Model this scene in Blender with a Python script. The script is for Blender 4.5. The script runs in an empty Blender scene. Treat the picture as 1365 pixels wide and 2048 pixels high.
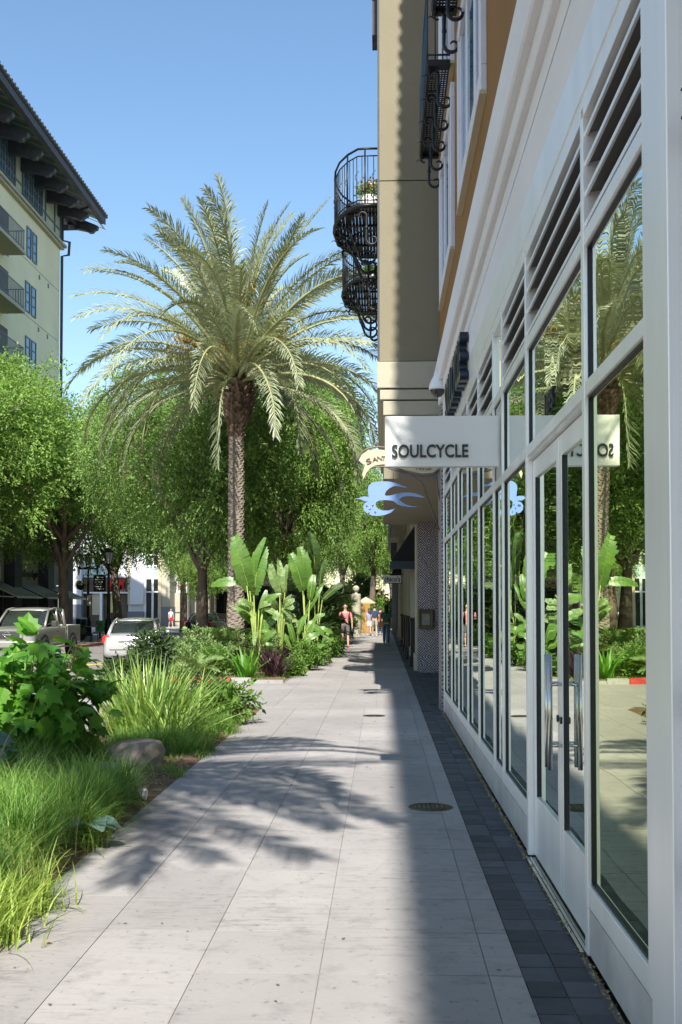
import bpy, bmesh, math, random
import numpy as np
from mathutils import Vector, Matrix
SC = bpy.context.scene
COL = SC.collection
R = math.radians
PI = math.pi
# ------------------------------------------------------------ camera
F = 2150.0; HOR = 1215.0; VPX = 765.0; PITCH = R(1.7); EYE = 1.65
YAW = math.atan((VPX - 682.5) / F)
Y0 = HOR - F * math.tan(PITCH)
cd = bpy.data.cameras.new('camera'); cam = bpy.data.objects.new('camera', cd); COL.objects.link(cam)
SC.camera = cam
cam.location = (0, 0, EYE); cam.rotation_euler = (PI / 2 + PITCH, 0, YAW)
cd.sensor_fit = 'HORIZONTAL'; cd.sensor_width = 36; cd.lens = F / 1365 * 36
cd.shift_y = (Y0 - 1024) / 1365; cd.clip_start = 0.05; cd.clip_end = 3000
CM = cam.rotation_euler.to_matrix()
def ray(px, py):
    return CM @ Vector(((px - 682.5) / F, (Y0 - py) / F, -1))
def at(px, py, Y):
    d = ray(px, py); t = Y / d.y
    return Vector((d.x * t, Y, EYE + d.z * t))
def atX(px, py, X):
    d = ray(px, py); t = X / d.x
    return Vector((X, d.y * t, EYE + d.z * t))
def gr(px, py, z=0.0):
    d = ray(px, py); t = (z - EYE) / d.z
    return Vector((d.x * t, d.y * t, z))
# ------------------------------------------------------------ world, sun, exposure
SUN = Vector((0.017, -1.0, 1.0)).normalized()
W = bpy.data.worlds.new('World'); SC.world = W; W.use_nodes = True
wn = W.node_tree; wn.nodes.clear()
wo = wn.nodes.new('ShaderNodeOutputWorld'); wb = wn.nodes.new('ShaderNodeBackground'); ws = wn.nodes.new('ShaderNodeTexSky')
ws.sky_type = 'NISHITA'; ws.sun_disc = False
ws.sun_elevation = math.asin(SUN.z); ws.sun_rotation = math.atan2(SUN.x, SUN.y)
ws.air_density = 1.3; ws.dust_density = .4; ws.ozone_density = 2.3
wb.inputs['Strength'].default_value = 0.112
wh = wn.nodes.new('ShaderNodeHueSaturation'); wh.inputs['Saturation'].default_value = 1.1; wh.inputs['Value'].default_value = 1.0
wn.links.new(ws.outputs[0], wh.inputs['Color']); wn.links.new(wh.outputs[0], wb.inputs['Color']); wn.links.new(wb.outputs[0], wo.inputs['Surface'])
sd = bpy.data.lights.new('sun', 'SUN'); sd.energy = 5.0; sd.angle = R(0.5); sd.color = (1.0, 0.95, 0.86)
so = bpy.data.objects.new('sun', sd); COL.objects.link(so); so.rotation_euler = (-SUN).to_track_quat('-Z', 'Y').to_euler()
so.location = (0, -30, 40)
SC.view_settings.view_transform = 'Standard'; SC.view_settings.look = 'None'
SC.view_settings.exposure = 0.85; SC.view_settings.gamma = 1.0
SC.cycles.max_bounces = 8; SC.cycles.transparent_max_bounces = 12
try: SC.cycles.use_denoising = True
except Exception: pass
# ------------------------------------------------------------ materials
def newmat(name):
    m = bpy.data.materials.new(name); m.use_nodes = True
    nt = m.node_tree; b = nt.nodes['Principled BSDF']
    return m, nt, b
def N(nt, t, **k):
    n = nt.nodes.new(t)
    for a, v in k.items(): setattr(n, a, v)
    return n
def math_(nt, op, a, b=None, c=None):
    n = nt.nodes.new('ShaderNodeMath'); n.operation = op
    for i, v in enumerate((a, b, c)):
        if v is None: continue
        if isinstance(v, (int, float)): n.inputs[i].default_value = v
        else: nt.links.new(v, n.inputs[i])
    return n.outputs[0]
def coords(nt, sc=(1, 1, 1)):
    tc = N(nt, 'ShaderNodeTexCoord'); mp = N(nt, 'ShaderNodeMapping')
    mp.inputs['Scale'].default_value = sc
    nt.links.new(tc.outputs['Object'], mp.inputs['Vector']); return mp.outputs[0]
def noise(nt, vec, s, d=4, r=.55):
    n = N(nt, 'ShaderNodeTexNoise'); n.inputs['Scale'].default_value = s; n.inputs['Detail'].default_value = d
    n.inputs['Roughness'].default_value = r
    nt.links.new(vec, n.inputs['Vector']); return n.outputs[0]
def ramp(nt, fac, stops):
    r = N(nt, 'ShaderNodeValToRGB'); el = r.color_ramp.elements
    while len(el) < len(stops): el.new(.5)
    for e, (p, c) in zip(el, stops): e.position = p; e.color = (*c, 1) if len(c) == 3 else c
    nt.links.new(fac, r.inputs[0]); return r.outputs[0]
def mixc(nt, fac, a, b, mode='MIX'):
    n = N(nt, 'ShaderNodeMix', data_type='RGBA', blend_type=mode)
    for i, v in ((0, fac), (6, a), (7, b)):
        if isinstance(v, (int, float)): n.inputs[i].default_value = v
        elif isinstance(v, tuple): n.inputs[i].default_value = (*v, 1)
        else: nt.links.new(v, n.inputs[i])
    return n.outputs[2]
def bump(nt, b, h, st, dist=.02):
    n = N(nt, 'ShaderNodeBump'); n.inputs['Strength'].default_value = st; n.inputs['Distance'].default_value = dist
    nt.links.new(h, n.inputs['Height']); nt.links.new(n.outputs[0], b.inputs['Normal'])
def pm(name, col, rough=.7, metal=0.0, var=.15, s=2.0, sc=(1, 1, 1), bmp=0.0, bs=60, spec=.5, coat=0, speck=0):
    m, nt, b = newmat(name)
    v = coords(nt, sc)
    n1 = noise(nt, v, s, 6)
    lo = tuple(c * (1 - var) for c in col); hi = tuple(min(c * (1 + var), .95) for c in col)
    c = ramp(nt, n1, [(.3, lo), (.7, hi)])
    if speck:
        n2 = noise(nt, v, s * 22, 3)
        f = ramp(nt, n2, [(.58, (0, 0, 0)), (.72, (1, 1, 1))])
        f2 = math_(nt, 'MULTIPLY', f, speck)
        c = mixc(nt, f2, c, tuple(x * .45 for x in col))
    nt.links.new(c, b.inputs['Base Color'])
    b.inputs['Roughness'].default_value = rough; b.inputs['Metallic'].default_value = metal
    b.inputs['Specular IOR Level'].default_value = spec; b.inputs['Coat Weight'].default_value = coat
    if bmp: bump(nt, b, noise(nt, v, bs, 4), bmp)
    return m
def leafmat(name, col, col2=None, trans=.35, rough=.5, s=.8, spec=.35, rw=.55):
    m, nt, b = newmat(name)
    g = N(nt, 'ShaderNodeNewGeometry'); col2 = col2 or tuple(c * .55 for c in col)
    v = coords(nt); n1 = noise(nt, v, s, 3)
    f = math_(nt, 'ADD', math_(nt, 'MULTIPLY', g.outputs['Random Per Island'], rw), math_(nt, 'MULTIPLY', n1, 1.05 - rw))
    c = ramp(nt, f, [(.2, col2), (.8, col)])
    nt.links.new(c, b.inputs['Base Color']); b.inputs['Roughness'].default_value = rough
    b.inputs['Specular IOR Level'].default_value = spec
    t = N(nt, 'ShaderNodeBsdfTranslucent'); mx = N(nt, 'ShaderNodeMixShader'); mx.inputs[0].default_value = trans
    c2 = mixc(nt, 1.0, c, (1.0, 1.0, .45), 'MULTIPLY')
    nt.links.new(c2, t.inputs['Color'])
    out = nt.nodes['Material Output']
    nt.links.new(b.outputs[0], mx.inputs[1]); nt.links.new(t.outputs[0], mx.inputs[2]); nt.links.new(mx.outputs[0], out.inputs['Surface'])
    return m
def glassmat(name, tint=(.86, .95, .88), lo=.10, hi=.88, wav=.012, ws_=1.1):
    m, nt, b = newmat(name); nt.nodes.remove(b)
    out = nt.nodes['Material Output']
    fr = N(nt, 'ShaderNodeFresnel'); fr.inputs['IOR'].default_value = 1.5
    mr = N(nt, 'ShaderNodeMapRange'); mr.inputs['From Min'].default_value = .04; mr.inputs['From Max'].default_value = .36
    mr.inputs['To Min'].default_value = lo; mr.inputs['To Max'].default_value = hi
    nt.links.new(fr.outputs[0], mr.inputs[0])
    gl = N(nt, 'ShaderNodeBsdfGlossy'); gl.inputs['Roughness'].default_value = 0.0; gl.inputs['Color'].default_value = (*tint, 1)
    tr = N(nt, 'ShaderNodeBsdfTransparent'); tr.inputs['Color'].default_value = (.55, .68, .6, 1)
    if wav:
        bp = N(nt, 'ShaderNodeBump'); bp.inputs['Strength'].default_value = 1.0; bp.inputs['Distance'].default_value = wav
        nt.links.new(noise(nt, coords(nt), ws_, 1), bp.inputs['Height']); nt.links.new(bp.outputs[0], gl.inputs['Normal'])
    mx = N(nt, 'ShaderNodeMixShader'); nt.links.new(mr.outputs[0], mx.inputs[0])
    nt.links.new(tr.outputs[0], mx.inputs[1]); nt.links.new(gl.outputs[0], mx.inputs[2]); nt.links.new(mx.outputs[0], out.inputs['Surface'])
    return m
def concrete(name, base, streak=.5):
    m, nt, b = newmat(name)
    g = N(nt, 'ShaderNodeNewGeometry')
    v = coords(nt); v2 = coords(nt, (2.2, 11, 1)); v3 = coords(nt, (5, 60, 5))
    c = ramp(nt, noise(nt, v, .55, 5), [(.3, tuple(x * .80 for x in base)), (.7, tuple(x * 1.12 for x in base))])
    c = mixc(nt, .16, c, mixc(nt, g.outputs['Random Per Island'], (.25, .24, .23), (.6, .57, .54)))
    # broom streaks and worn dark patches
    st = ramp(nt, noise(nt, v2, 2.0, 8, .7), [(.50, (0, 0, 0)), (.64, (1, 1, 1))])
    big = ramp(nt, noise(nt, coords(nt, (.5, .9, 1)), 1.3, 3), [(.42, (0, 0, 0)), (.66, (1, 1, 1))])
    f = math_(nt, 'MULTIPLY', math_(nt, 'MULTIPLY', st, big), streak)
    c = mixc(nt, f, c, tuple(x * .42 for x in base))
    sp = ramp(nt, noise(nt, v, 22, 2), [(.655, (0, 0, 0)), (.70, (1, 1, 1))])
    c = mixc(nt, math_(nt, 'MULTIPLY', sp, .5), c, tuple(x * .4 for x in base))
    mo = ramp(nt, noise(nt, v, 5.5, 7, .7), [(.52, (0, 0, 0)), (.72, (1, 1, 1))]); c = mixc(nt, math_(nt, 'MULTIPLY', mo, .45), c, tuple(x * .45 for x in base))
    fine = ramp(nt, noise(nt, v3, 6, 3), [(.3, (.9, .9, .9)), (.7, (1.05, 1.05, 1.05))])
    c = mixc(nt, 1.0, c, fine, 'MULTIPLY')
    nt.links.new(c, b.inputs['Base Color']); b.inputs['Roughness'].default_value = .85; b.inputs['Specular IOR Level'].default_value = .3
    bump(nt, b, noise(nt, v3, 5, 4), .35, .004)
    return m
def islandmat(name, a, bcol, rough=.8, bs=50, bmp=.3):
    m, nt, b = newmat(name); g = N(nt, 'ShaderNodeNewGeometry'); v = coords(nt)
    c = mixc(nt, g.outputs['Random Per Island'], a, bcol)
    n2 = ramp(nt, noise(nt, v, 9, 5), [(.3, (.8, .8, .8)), (.75, (1.2, 1.2, 1.2))])
    c = mixc(nt, 1.0, c, n2, 'MULTIPLY')
    nt.links.new(c, b.inputs['Base Color']); b.inputs['Roughness'].default_value = rough
    bump(nt, b, noise(nt, v, bs, 4), bmp, .006)
    return m
def tilemat(name, p=.42):
    m, nt, b = newmat(name)
    tc = N(nt, 'ShaderNodeTexCoord'); sx = N(nt, 'ShaderNodeSeparateXYZ'); nt.links.new(tc.outputs['Object'], sx.inputs[0])
    wv = math_(nt, 'MULTIPLY', noise(nt, tc.outputs['Object'], 14, 3), .035)
    u = math_(nt, 'ADD', math_(nt, 'ADD', sx.outputs[0], sx.outputs[1]), wv)
    def fr(x): return math_(nt, 'ABSOLUTE', math_(nt, 'SUBTRACT', math_(nt, 'FRACT', math_(nt, 'DIVIDE', x, p)), .5))
    s = math_(nt, 'ADD', fr(u), fr(math_(nt, 'ADD', sx.outputs[2], wv)))
    d = math_(nt, 'MINIMUM', s, math_(nt, 'SUBTRACT', 1.0, s))
    w = math_(nt, 'SINE', math_(nt, 'MULTIPLY', d, 40.0))
    f = ramp(nt, math_(nt, 'MULTIPLY_ADD', w, .5, .5), [(.35, (0, 0, 0)), (.6, (1, 1, 1))])
    n2 = ramp(nt, noise(nt, tc.outputs['Object'], 30, 4), [(.3, (.6, .6, .6)), (.7, (1.3, 1.3, 1.3))])
    c = mixc(nt, f, (.035, .03, .034), (.46, .42, .44)); c = mixc(nt, 1.0, c, n2, 'MULTIPLY')
    nt.links.new(c, b.inputs['Base Color']); b.inputs['Roughness'].default_value = .65
    bump(nt, b, f, .5, .01)
    return m
def emis(name, col, st):
    m, nt, b = newmat(name)
    b.inputs['Base Color'].default_value = (*col, 1); b.inputs['Emission Color'].default_value = (*col, 1); b.inputs['Emission Strength'].default_value = st
    return m
M = dict(
 pave=concrete('pavement_concrete', (.335, .315, .312), .55), pave2=concrete('pavement_concrete_far', (.33, .31, .30), .45),
 joint=pm('joint_dirt', (.20, .18, .16), .95, var=.3, s=9),
 slate=islandmat('slate_paver', (.040, .045, .053), (.088, .095, .108)),
 soil=pm('bark_soil', (.16, .10, .06), .95, var=.6, s=28, bmp=.8, bs=70),
 asphalt=pm('asphalt', (.20, .19, .185), .9, var=.18, s=.7, bmp=.3, bs=160, speck=.3),
 brickred=pm('red_brick_paving', (.30, .14, .11), .85, var=.25, s=6, speck=.3),
 kerb=concrete('kerb_concrete', (.30, .29, .28), .3), redp=pm('red_kerb_paint', (.42, .035, .03), .6, var=.35, s=9),
 whitep=pm('road_paint', (.7, .68, .62), .8, var=.15, s=9), yelp=pm('yellow_road_paint', (.55, .42, .10), .8, var=.2, s=9),
 alu=pm('brushed_aluminium', (.92, .92, .92), .36, .35, var=.10, s=3, sc=(1, 1, .15), spec=.5),
 alu2=pm('satin_aluminium', (.66, .65, .65), .42, .4, var=.16, s=3, spec=.5, bmp=.05, bs=300, speck=.12),
 steel=pm('stainless_steel', (.55, .54, .52), .25, 1.0, var=.05, s=8, sc=(8, 8, .3)),
 gasket=pm('black_gasket', (.01, .012, .018), .5, var=.1),
 stucco=pm('lavender_stucco', (.80, .775, .78), .85, var=.06, s=1.3, sc=(1, .3, 1), bmp=.5, bs=90, speck=.08),
 ochre=pm('ochre_stucco', (.27, .135, .035), .9, var=.08, s=.9, sc=(1, 1, .3), bmp=.6, bs=90),
 wframe=pm('pale_stucco_frame', (.68, .68, .73), .85, var=.05, s=3, bmp=.5, bs=80),
 beige=pm('beige_stucco', (.235, .208, .142), .9, var=.05, s=.8, bmp=.5, bs=90),
 beiged=pm('dark_beige_stucco', (.27, .24, .175), .9, var=.06, s=.8, bmp=.4, bs=90),
 cream=pm('cream_stucco', (.42, .395, .30), .85, var=.05, s=1.5, bmp=.4, bs=90),
 leftw=pm('left_beige_stucco', (.78, .73, .50), .9, var=.08, s=.35, bmp=.3, bs=60),
 panelg=pm('pale_green_panel', (.42, .46, .35), .8, var=.06, s=.8),
 slateb=pm('blue_grey_trim', (.12, .16, .19), .6, var=.12, s=2), darkbr=pm('dark_timber', (.055, .06, .075), .7, var=.25, s=3),
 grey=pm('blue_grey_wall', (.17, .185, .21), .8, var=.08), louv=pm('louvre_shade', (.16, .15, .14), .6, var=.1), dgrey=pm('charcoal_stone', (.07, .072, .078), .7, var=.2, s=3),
 black=pm('black_metal', (.012, .013, .016), .42, .3, var=.2, s=6), blackf=pm('black_canvas', (.008, .008, .009), .9, var=.2),
 navy=pm('blue_black_metal', (.02, .035, .055), .35, .4, var=.15),
 white=pm('white_paint', (.80, .80, .79), .45, var=.03, s=2), white2=pm('white_plaster', (.66, .66, .68), .8, var=.04, s=.7),
 bluew=pm('blue_grey_pane', (.60, .66, .74), .3, var=.03, s=2), aqua=pm('pale_aqua_glass', (.42, .60, .56), .18, var=.05, s=.8, spec=.8),
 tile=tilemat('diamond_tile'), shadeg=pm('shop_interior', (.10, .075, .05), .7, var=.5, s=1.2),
 ltxt=pm('black_lettering', (.015, .017, .02), .45, var=.1), redt=pm('red_lettering', (.65, .012, .018), .4, var=.05),
 bird=pm('powder_blue_metal', (.21, .33, .62), .38, .3, var=.04), cr2=pm('sign_cream', (.52, .44, .31), .7, var=.05), brn=pm('sign_brown_trim', (.13, .10, .085), .5, var=.1),
 bronze=pm('bronze', (.09, .08, .05), .4, .6, var=.2), paper=pm('menu_paper', (.20, .22, .17), .8, var=.25, s=12),
 glass=glassmat('storefront_glass', (.93, 1.0, .90), hi=.93, wav=.0022), glassy=glassmat('yellow_cast_glass', (.93, 1.0, .70), .08, .90, .002), glassu=glassmat('wavy_glass', (.95, 1.0, .95), .12, .94, .0024, 1.9),
 glassb=pm('blue_window_glass', (.05, .17, .30), .06, .0, var=.4, s=.8, spec=1.0),
 carglass=pm('car_glass', (.018, .022, .022), .05, 0, var=.2, spec=.9), tyre=pm('tyre_rubber', (.012, .012, .012), .85, var=.2),
 silver=pm('silver_car_paint', (.55, .55, .56), .25, .55, var=.02, coat=.6), pewter=pm('pewter_truck_paint', (.34, .34, .31), .3, .5, var=.03, coat=.6),
 dcar=pm('dark_car_paint', (.02, .022, .035), .2, .3, var=.1, coat=.8), rim=pm('alloy_rim', (.35, .35, .36), .35, .9, var=.1),
 tail=pm('tail_light_red', (.62, .03, .015), .15, 0, var=.1, coat=.5), headl=pm('headlight_lens', (.55, .57, .6), .08, .2, var=.1, coat=.5),
 chrome=pm('chrome', (.6, .6, .62), .12, 1.0, var=.03), plastic=pm('grey_plastic', (.035, .035, .037), .6, var=.1),
 bark=pm('bark', (.13, .10, .075), .9, var=.45, s=5, sc=(1, 1, .3), bmp=.8, bs=22), barkl=pm('pale_bark', (.30, .23, .17), .9, var=.3, s=4, sc=(1, 1, .3), bmp=.7, bs=20),
 palmbark=pm('palm_bark', (.21, .175, .14), .9, var=.35, s=9, bmp=.9, bs=30), boot=islandmat('palm_leaf_bases', (.07, .045, .03), (.22, .15, .10)),
 frond=leafmat('palm_frond', (.43, .47, .30), (.19, .23, .13), .18, .45, .6, .5), rachis=pm('palm_rachis', (.30, .31, .15), .6, var=.2), fruit=islandmat('palm_fruit_stalk', (.55, .33, .03), (.62, .45, .08), .6),
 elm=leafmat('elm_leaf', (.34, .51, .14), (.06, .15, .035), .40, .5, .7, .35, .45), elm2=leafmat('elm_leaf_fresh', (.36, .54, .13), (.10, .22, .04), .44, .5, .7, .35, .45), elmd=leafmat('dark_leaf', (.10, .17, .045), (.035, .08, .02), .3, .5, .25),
 grass=leafmat('grass_blade', (.31, .50, .11), (.07, .19, .03), .35, .45, 2.0), grassy=leafmat('yellow_grass_blade', (.48, .58, .14), (.22, .36, .06), .4, .5, 2.0), drygr=leafmat('dry_blade', (.50, .42, .26), (.28, .22, .12), .3, .7, 3),
 strap=leafmat('strap_leaf', (.46, .60, .17), (.12, .26, .05), .35, .4, 2.5), hyd=leafmat('hydrangea_leaf', (.20, .44, .05), (.07, .24, .025), .42, .42, 1.5, .4),
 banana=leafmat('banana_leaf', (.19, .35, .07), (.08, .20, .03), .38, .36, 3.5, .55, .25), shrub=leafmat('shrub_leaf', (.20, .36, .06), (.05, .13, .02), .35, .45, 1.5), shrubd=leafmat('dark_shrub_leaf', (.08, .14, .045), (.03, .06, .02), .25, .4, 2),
 paleg=leafmat('pale_shrub_leaf', (.32, .44, .17), (.12, .22, .07), .35, .5, 2), purple=leafmat('purple_cordyline', (.085, .04, .05), (.03, .014, .02), .15, .35, 3, .6), bluel=leafmat('glaucous_leaf', (.20, .32, .26), (.10, .20, .15), .25, .5, 3),
 stem=pm('green_stem', (.25, .33, .07), .6, var=.25, s=6), peach=islandmat('peach_bloom', (.62, .33, .18), (.75, .52, .34), .7), bluef=pm('violet_blue_flower', (.08, .07, .42), .6, var=.3), pinkf=islandmat('pink_flower', (.55, .2, .22), (.7, .45, .3), .6),
 rock=pm('rock', (.30, .25, .20), .9, var=.35, s=5, bmp=1.0, bs=14, speck=.4), litter=pm('white_litter', (.75, .73, .76), .8, var=.1),
 skin=pm('skin', (.50, .32, .23), .5, var=.06, s=9), hair=pm('dark_hair', (.015, .011, .009), .6, var=.3), hairb=pm('brown_hair', (.09, .05, .025), .6, var=.3), blond=pm('blond_hair', (.5, .36, .17), .6, var=.2),
 cpink=pm('pink_cloth', (.58, .20, .22), .9, var=.1), cmar=pm('maroon_cloth', (.12, .02, .03), .9, var=.1), cgrey=pm('grey_cloth', (.11, .10, .11), .9, var=.1), cnavy=pm('navy_cloth', (.03, .05, .11), .9, var=.1),
 ckhaki=pm('khaki_cloth', (.33, .30, .25), .9, var=.1), cgreen=pm('green_cloth', (.03, .14, .09), .9, var=.1), cjean=pm('denim', (.07, .13, .24), .9, var=.2, s=6), corange=pm('orange_leather', (.62, .24, .03), .5, var=.1),
 cred=pm('red_shoe', (.6, .02, .03), .6, var=.1), cwhite=pm('white_cloth', (.68, .68, .72), .9, var=.06), cblue=pm('pale_blue_cloth', (.25, .33, .55), .9, var=.1), blueb=pm('blue_plastic', (.04, .16, .42), .5, var=.1),
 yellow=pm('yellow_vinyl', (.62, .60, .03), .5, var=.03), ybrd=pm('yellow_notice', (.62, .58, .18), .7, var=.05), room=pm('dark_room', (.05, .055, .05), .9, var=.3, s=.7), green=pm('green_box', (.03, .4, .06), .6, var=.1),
 terr=pm('white_glazed_pot', (.74, .72, .68), .35, var=.05, s=4), orangew=pm('yellow_kiosk_wall', (.34, .2, .05), .8, var=.1), copper=pm('roof_tile', (.30, .17, .11), .85, var=.3, s=5), spark=pm('lamp_glass', (.55, .55, .5), .15, 0, var=.1),
)
# ------------------------------------------------------------ mesh building
def rootloc(o):
    v = Vector((0, 0, 0))
    while o is not None: v += o.location; o = o.parent
    return v
class MB:
    def __init__(s): s.v = []; s.f = []; s.m = []; s.sm = []
    def add(s, vs, fs, m=0, smooth=False):
        b = len(s.v); s.v += [tuple(x) for x in vs]
        s.f += [tuple(b + i for i in f) for f in fs]; s.m += [m] * len(fs); s.sm += [smooth] * len(fs); return s
    def box(s, x0, x1, y0, y1, z0, z1, m=0, bev=0.0):
        if x0 > x1: x0, x1 = x1, x0
        if y0 > y1: y0, y1 = y1, y0
        if z0 > z1: z0, z1 = z1, z0
        vs = [(x, y, z) for z in (z0, z1) for y in (y0, y1) for x in (x0, x1)]
        return s.add(vs, [(0, 2, 3, 1), (4, 5, 7, 6), (0, 1, 5, 4), (2, 6, 7, 3), (0, 4, 6, 2), (1, 3, 7, 5)], m)
    def obox(s, c, size, rz=0.0, rx=0.0, ry=0.0, m=0):
        mt = Matrix.Translation(c) @ Matrix.Rotation(rz, 4, 'Z') @ Matrix.Rotation(ry, 4, 'Y') @ Matrix.Rotation(rx, 4, 'X')
        a, b, d = (q / 2 for q in size)
        vs = [mt @ Vector((x, y, z)) for z in (-d, d) for y in (-b, b) for x in (-a, a)]
        return s.add(vs, [(0, 2, 3, 1), (4, 5, 7, 6), (0, 1, 5, 4), (2, 6, 7, 3), (0, 4, 6, 2), (1, 3, 7, 5)], m)
    def quad(s, a, b, c, d, m=0): return s.add([a, b, c, d], [(0, 1, 2, 3)], m)
    def tube(s, pts, r, n=8, m=0, smooth=True, cap=True):
        pts = [Vector(p) for p in pts]; k = len(pts)
        rs = r if isinstance(r, (list, tuple)) else [r] * k
        vs = []; up = None
        for i, p in enumerate(pts):
            t = (pts[min(i + 1, k - 1)] - pts[max(i - 1, 0)])
            t = t.normalized() if t.length > 1e-9 else Vector((0, 0, 1))
            if up is None: up = Vector((0, 0, 1)) if abs(t.z) < .9 else Vector((1, 0, 0))
            a = t.cross(up)
            if a.length < 1e-6: a = t.cross(Vector((0, 1, 0)))
            a.normalize(); b = a.cross(t).normalized(); up = b
            for j in range(n):
                an = 2 * PI * j / n; vs.append(p + (a * math.cos(an) + b * math.sin(an)) * rs[i])
        fs = [(i * n + j, i * n + (j + 1) % n, (i + 1) * n + (j + 1) % n, (i + 1) * n + j) for i in range(k - 1) for j in range(n)]
        s.add(vs, fs, m, smooth)
        if cap: 
            b0 = len(s.v) - len(vs)
            s.f += [tuple(b0 + j for j in reversed(range(n))), tuple(b0 + (k - 1) * n + j for j in range(n))]; s.m += [m, m]; s.sm += [False, False]
        return s
    def lathe(s, prof, c=(0, 0, 0), n=16, m=0, smooth=True):
        vs = [(c[0] + r * math.cos(2 * PI * j / n), c[1] + r * math.sin(2 * PI * j / n), c[2] + z) for r, z in prof for j in range(n)]
        fs = [(i * n + j, i * n + (j + 1) % n, (i + 1) * n + (j + 1) % n, (i + 1) * n + j) for i in range(len(prof) - 1) for j in range(n)]
        return s.add(vs, fs, m, smooth)
    def prism(s, poly, fn, m=0, smooth=False):
        """poly: 2-D outline; fn(u, v, t) -> 3-D, t in {0,1}"""
        n = len(poly); vs = [fn(u, v, 0) for u, v in poly] + [fn(u, v, 1) for u, v in poly]
        fs = [tuple(range(n)), tuple(reversed(range(n, 2 * n)))] + [(i, i + n, (i + 1) % n + n, (i + 1) % n) for i in range(n)]
        return s.add(vs, fs, m, smooth)
    def ball(s, c, r, n=10, m=0):
        rr = r if isinstance(r, (list, tuple)) else (r, r, r)
        vs = []; k = n // 2 + 1
        for i in range(k):
            a = PI * i / (k - 1)
            for j in range(n):
                b = 2 * PI * j / n
                vs.append((c[0] + rr[0] * math.sin(a) * math.cos(b), c[1] + rr[1] * math.sin(a) * math.sin(b), c[2] + rr[2] * math.cos(a)))
        fs = [(i * n + j, (i + 1) * n + j, (i + 1) * n + (j + 1) % n, i * n + (j + 1) % n) for i in range(k - 1) for j in range(n)]
        return s.add(vs, fs, m, True)
    def mesh(s, name, mats, off=Vector((0, 0, 0))):
        me = bpy.data.meshes.new(name)
        vs = s.v if off.length == 0 else [(x - off.x, y - off.y, z - off.z) for x, y, z in s.v]
        me.from_pydata(vs, [], s.f)
        for q in (mats if isinstance(mats, (list, tuple)) else [mats]): me.materials.append(M[q] if isinstance(q, str) else q)
        me.polygons.foreach_set('material_index', s.m); me.polygons.foreach_set('use_smooth', s.sm)
        me.update(); return me
    def build(s, name, mats, parent=None, origin=None, local=False, bevel=0.0):
        off = Vector((0, 0, 0))
        if parent is not None and not local: off = rootloc(parent)
        if origin is not None: off = Vector(origin)
        me = s.mesh(name, mats, off)
        o = bpy.data.objects.new(name, me); COL.objects.link(o)
        if origin is not None: o.location = origin
        if parent is not None: o.parent = parent
        if bevel:
            b = o.modifiers.new('bevel', 'BEVEL'); b.width = bevel; b.segments = 2; b.limit_method = 'ANGLE'; b.angle_limit = R(40)
        return o
def tag(o, label=None, cat=None, group=None, kind=None):
    if label: o['label'] = label
    if cat: o['category'] = cat
    if group: o['group'] = group
    if kind: o['kind'] = kind
    return o
def thing(name, label, cat, loc=(0, 0, 0), rz=0.0, group=None):
    o = bpy.data.objects.new(name, None); COL.objects.link(o); o.location = loc; o.rotation_euler = (0, 0, rz)
    o.empty_display_size = .2
    return tag(o, label, cat, group)
def struct(mb, name, mat): return tag(mb.build(name, mat), name.replace('_', ' ') + ' of the street', None, None, 'structure')
def dup(root, loc, rz=None, label=None, sc=None):
    r = root.copy(); COL.objects.link(r); r.location = loc
    if rz is not None: r.rotation_euler = (0, 0, rz)
    if sc is not None: r.scale = (sc, sc, sc) if not isinstance(sc, tuple) else sc
    if label: r['label'] = label
    def rec(a, b):
        for ch in list(a.children):
            c = ch.copy(); COL.objects.link(c); c.parent = b; rec(ch, c)
    rec(root, r); return r
FX = Matrix(((0, 0, -1), (-1, 0, 0), (0, 1, 0))).to_4x4()       # text facing -X
FPX = Matrix(((0, 0, 1), (1, 0, 0), (0, 1, 0))).to_4x4()        # text facing +X
FY = Matrix(((1, 0, 0), (0, 0, -1), (0, 1, 0))).to_4x4()        # text facing -Y
def text(name, s, size, loc, face, mat, parent, ext=.01, off=0.0, width=None, shear=0, align='CENTER', local=False):
    cu = bpy.data.curves.new('t', 'FONT'); cu.body = s; cu.size = size; cu.extrude = ext; cu.offset = off; cu.shear = shear
    cu.align_x = align; cu.align_y = 'CENTER'; cu.resolution_u = 4
    o = bpy.data.objects.new('t', cu); COL.objects.link(o)
    bpy.context.view_layer.update()
    me = bpy.data.meshes.new_from_object(o.evaluated_get(bpy.context.evaluated_depsgraph_get()))
    bpy.data.objects.remove(o)
    xs = [v.co.x for v in me.vertices]
    if width: me.transform(Matrix.Diagonal((width / (max(xs) - min(xs)), 1, 1, 1)))
    l = Vector(loc) - (Vector((0, 0, 0)) if local or parent is None else rootloc(parent))
    me.transform(Matrix.Translation(l) @ face); me.name = name
    me.materials.clear(); me.materials.append(M[mat])
    ob = bpy.data.objects.new(name, me); COL.objects.link(ob)
    if parent is not None: ob.parent = parent
    return ob
# ================================================================ THE SETTING
rnd = random.Random(7)
g = MB(); g.quad((-1500, -1500, -.22), (1500, -1500, -.22), (1500, 1500, -.22), (-1500, 1500, -.22)); struct(g, 'ground', 'asphalt')
g = MB(); g.quad((-70, -60, -.12), (-3.9, -60, -.12), (-3.9, 150, -.12), (-70, 150, -.12)); struct(g, 'street', 'asphalt')
g = MB()
for y0, y1 in ((26, 44), (47, 62)): g.box(-9.0, -8.9, y0, y1, -.13, -.115)
g.box(-9.6, -8.2, 33.0, 33.25, -.13, -.1152)
struct(g, 'road_marking', 'yelp')
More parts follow.
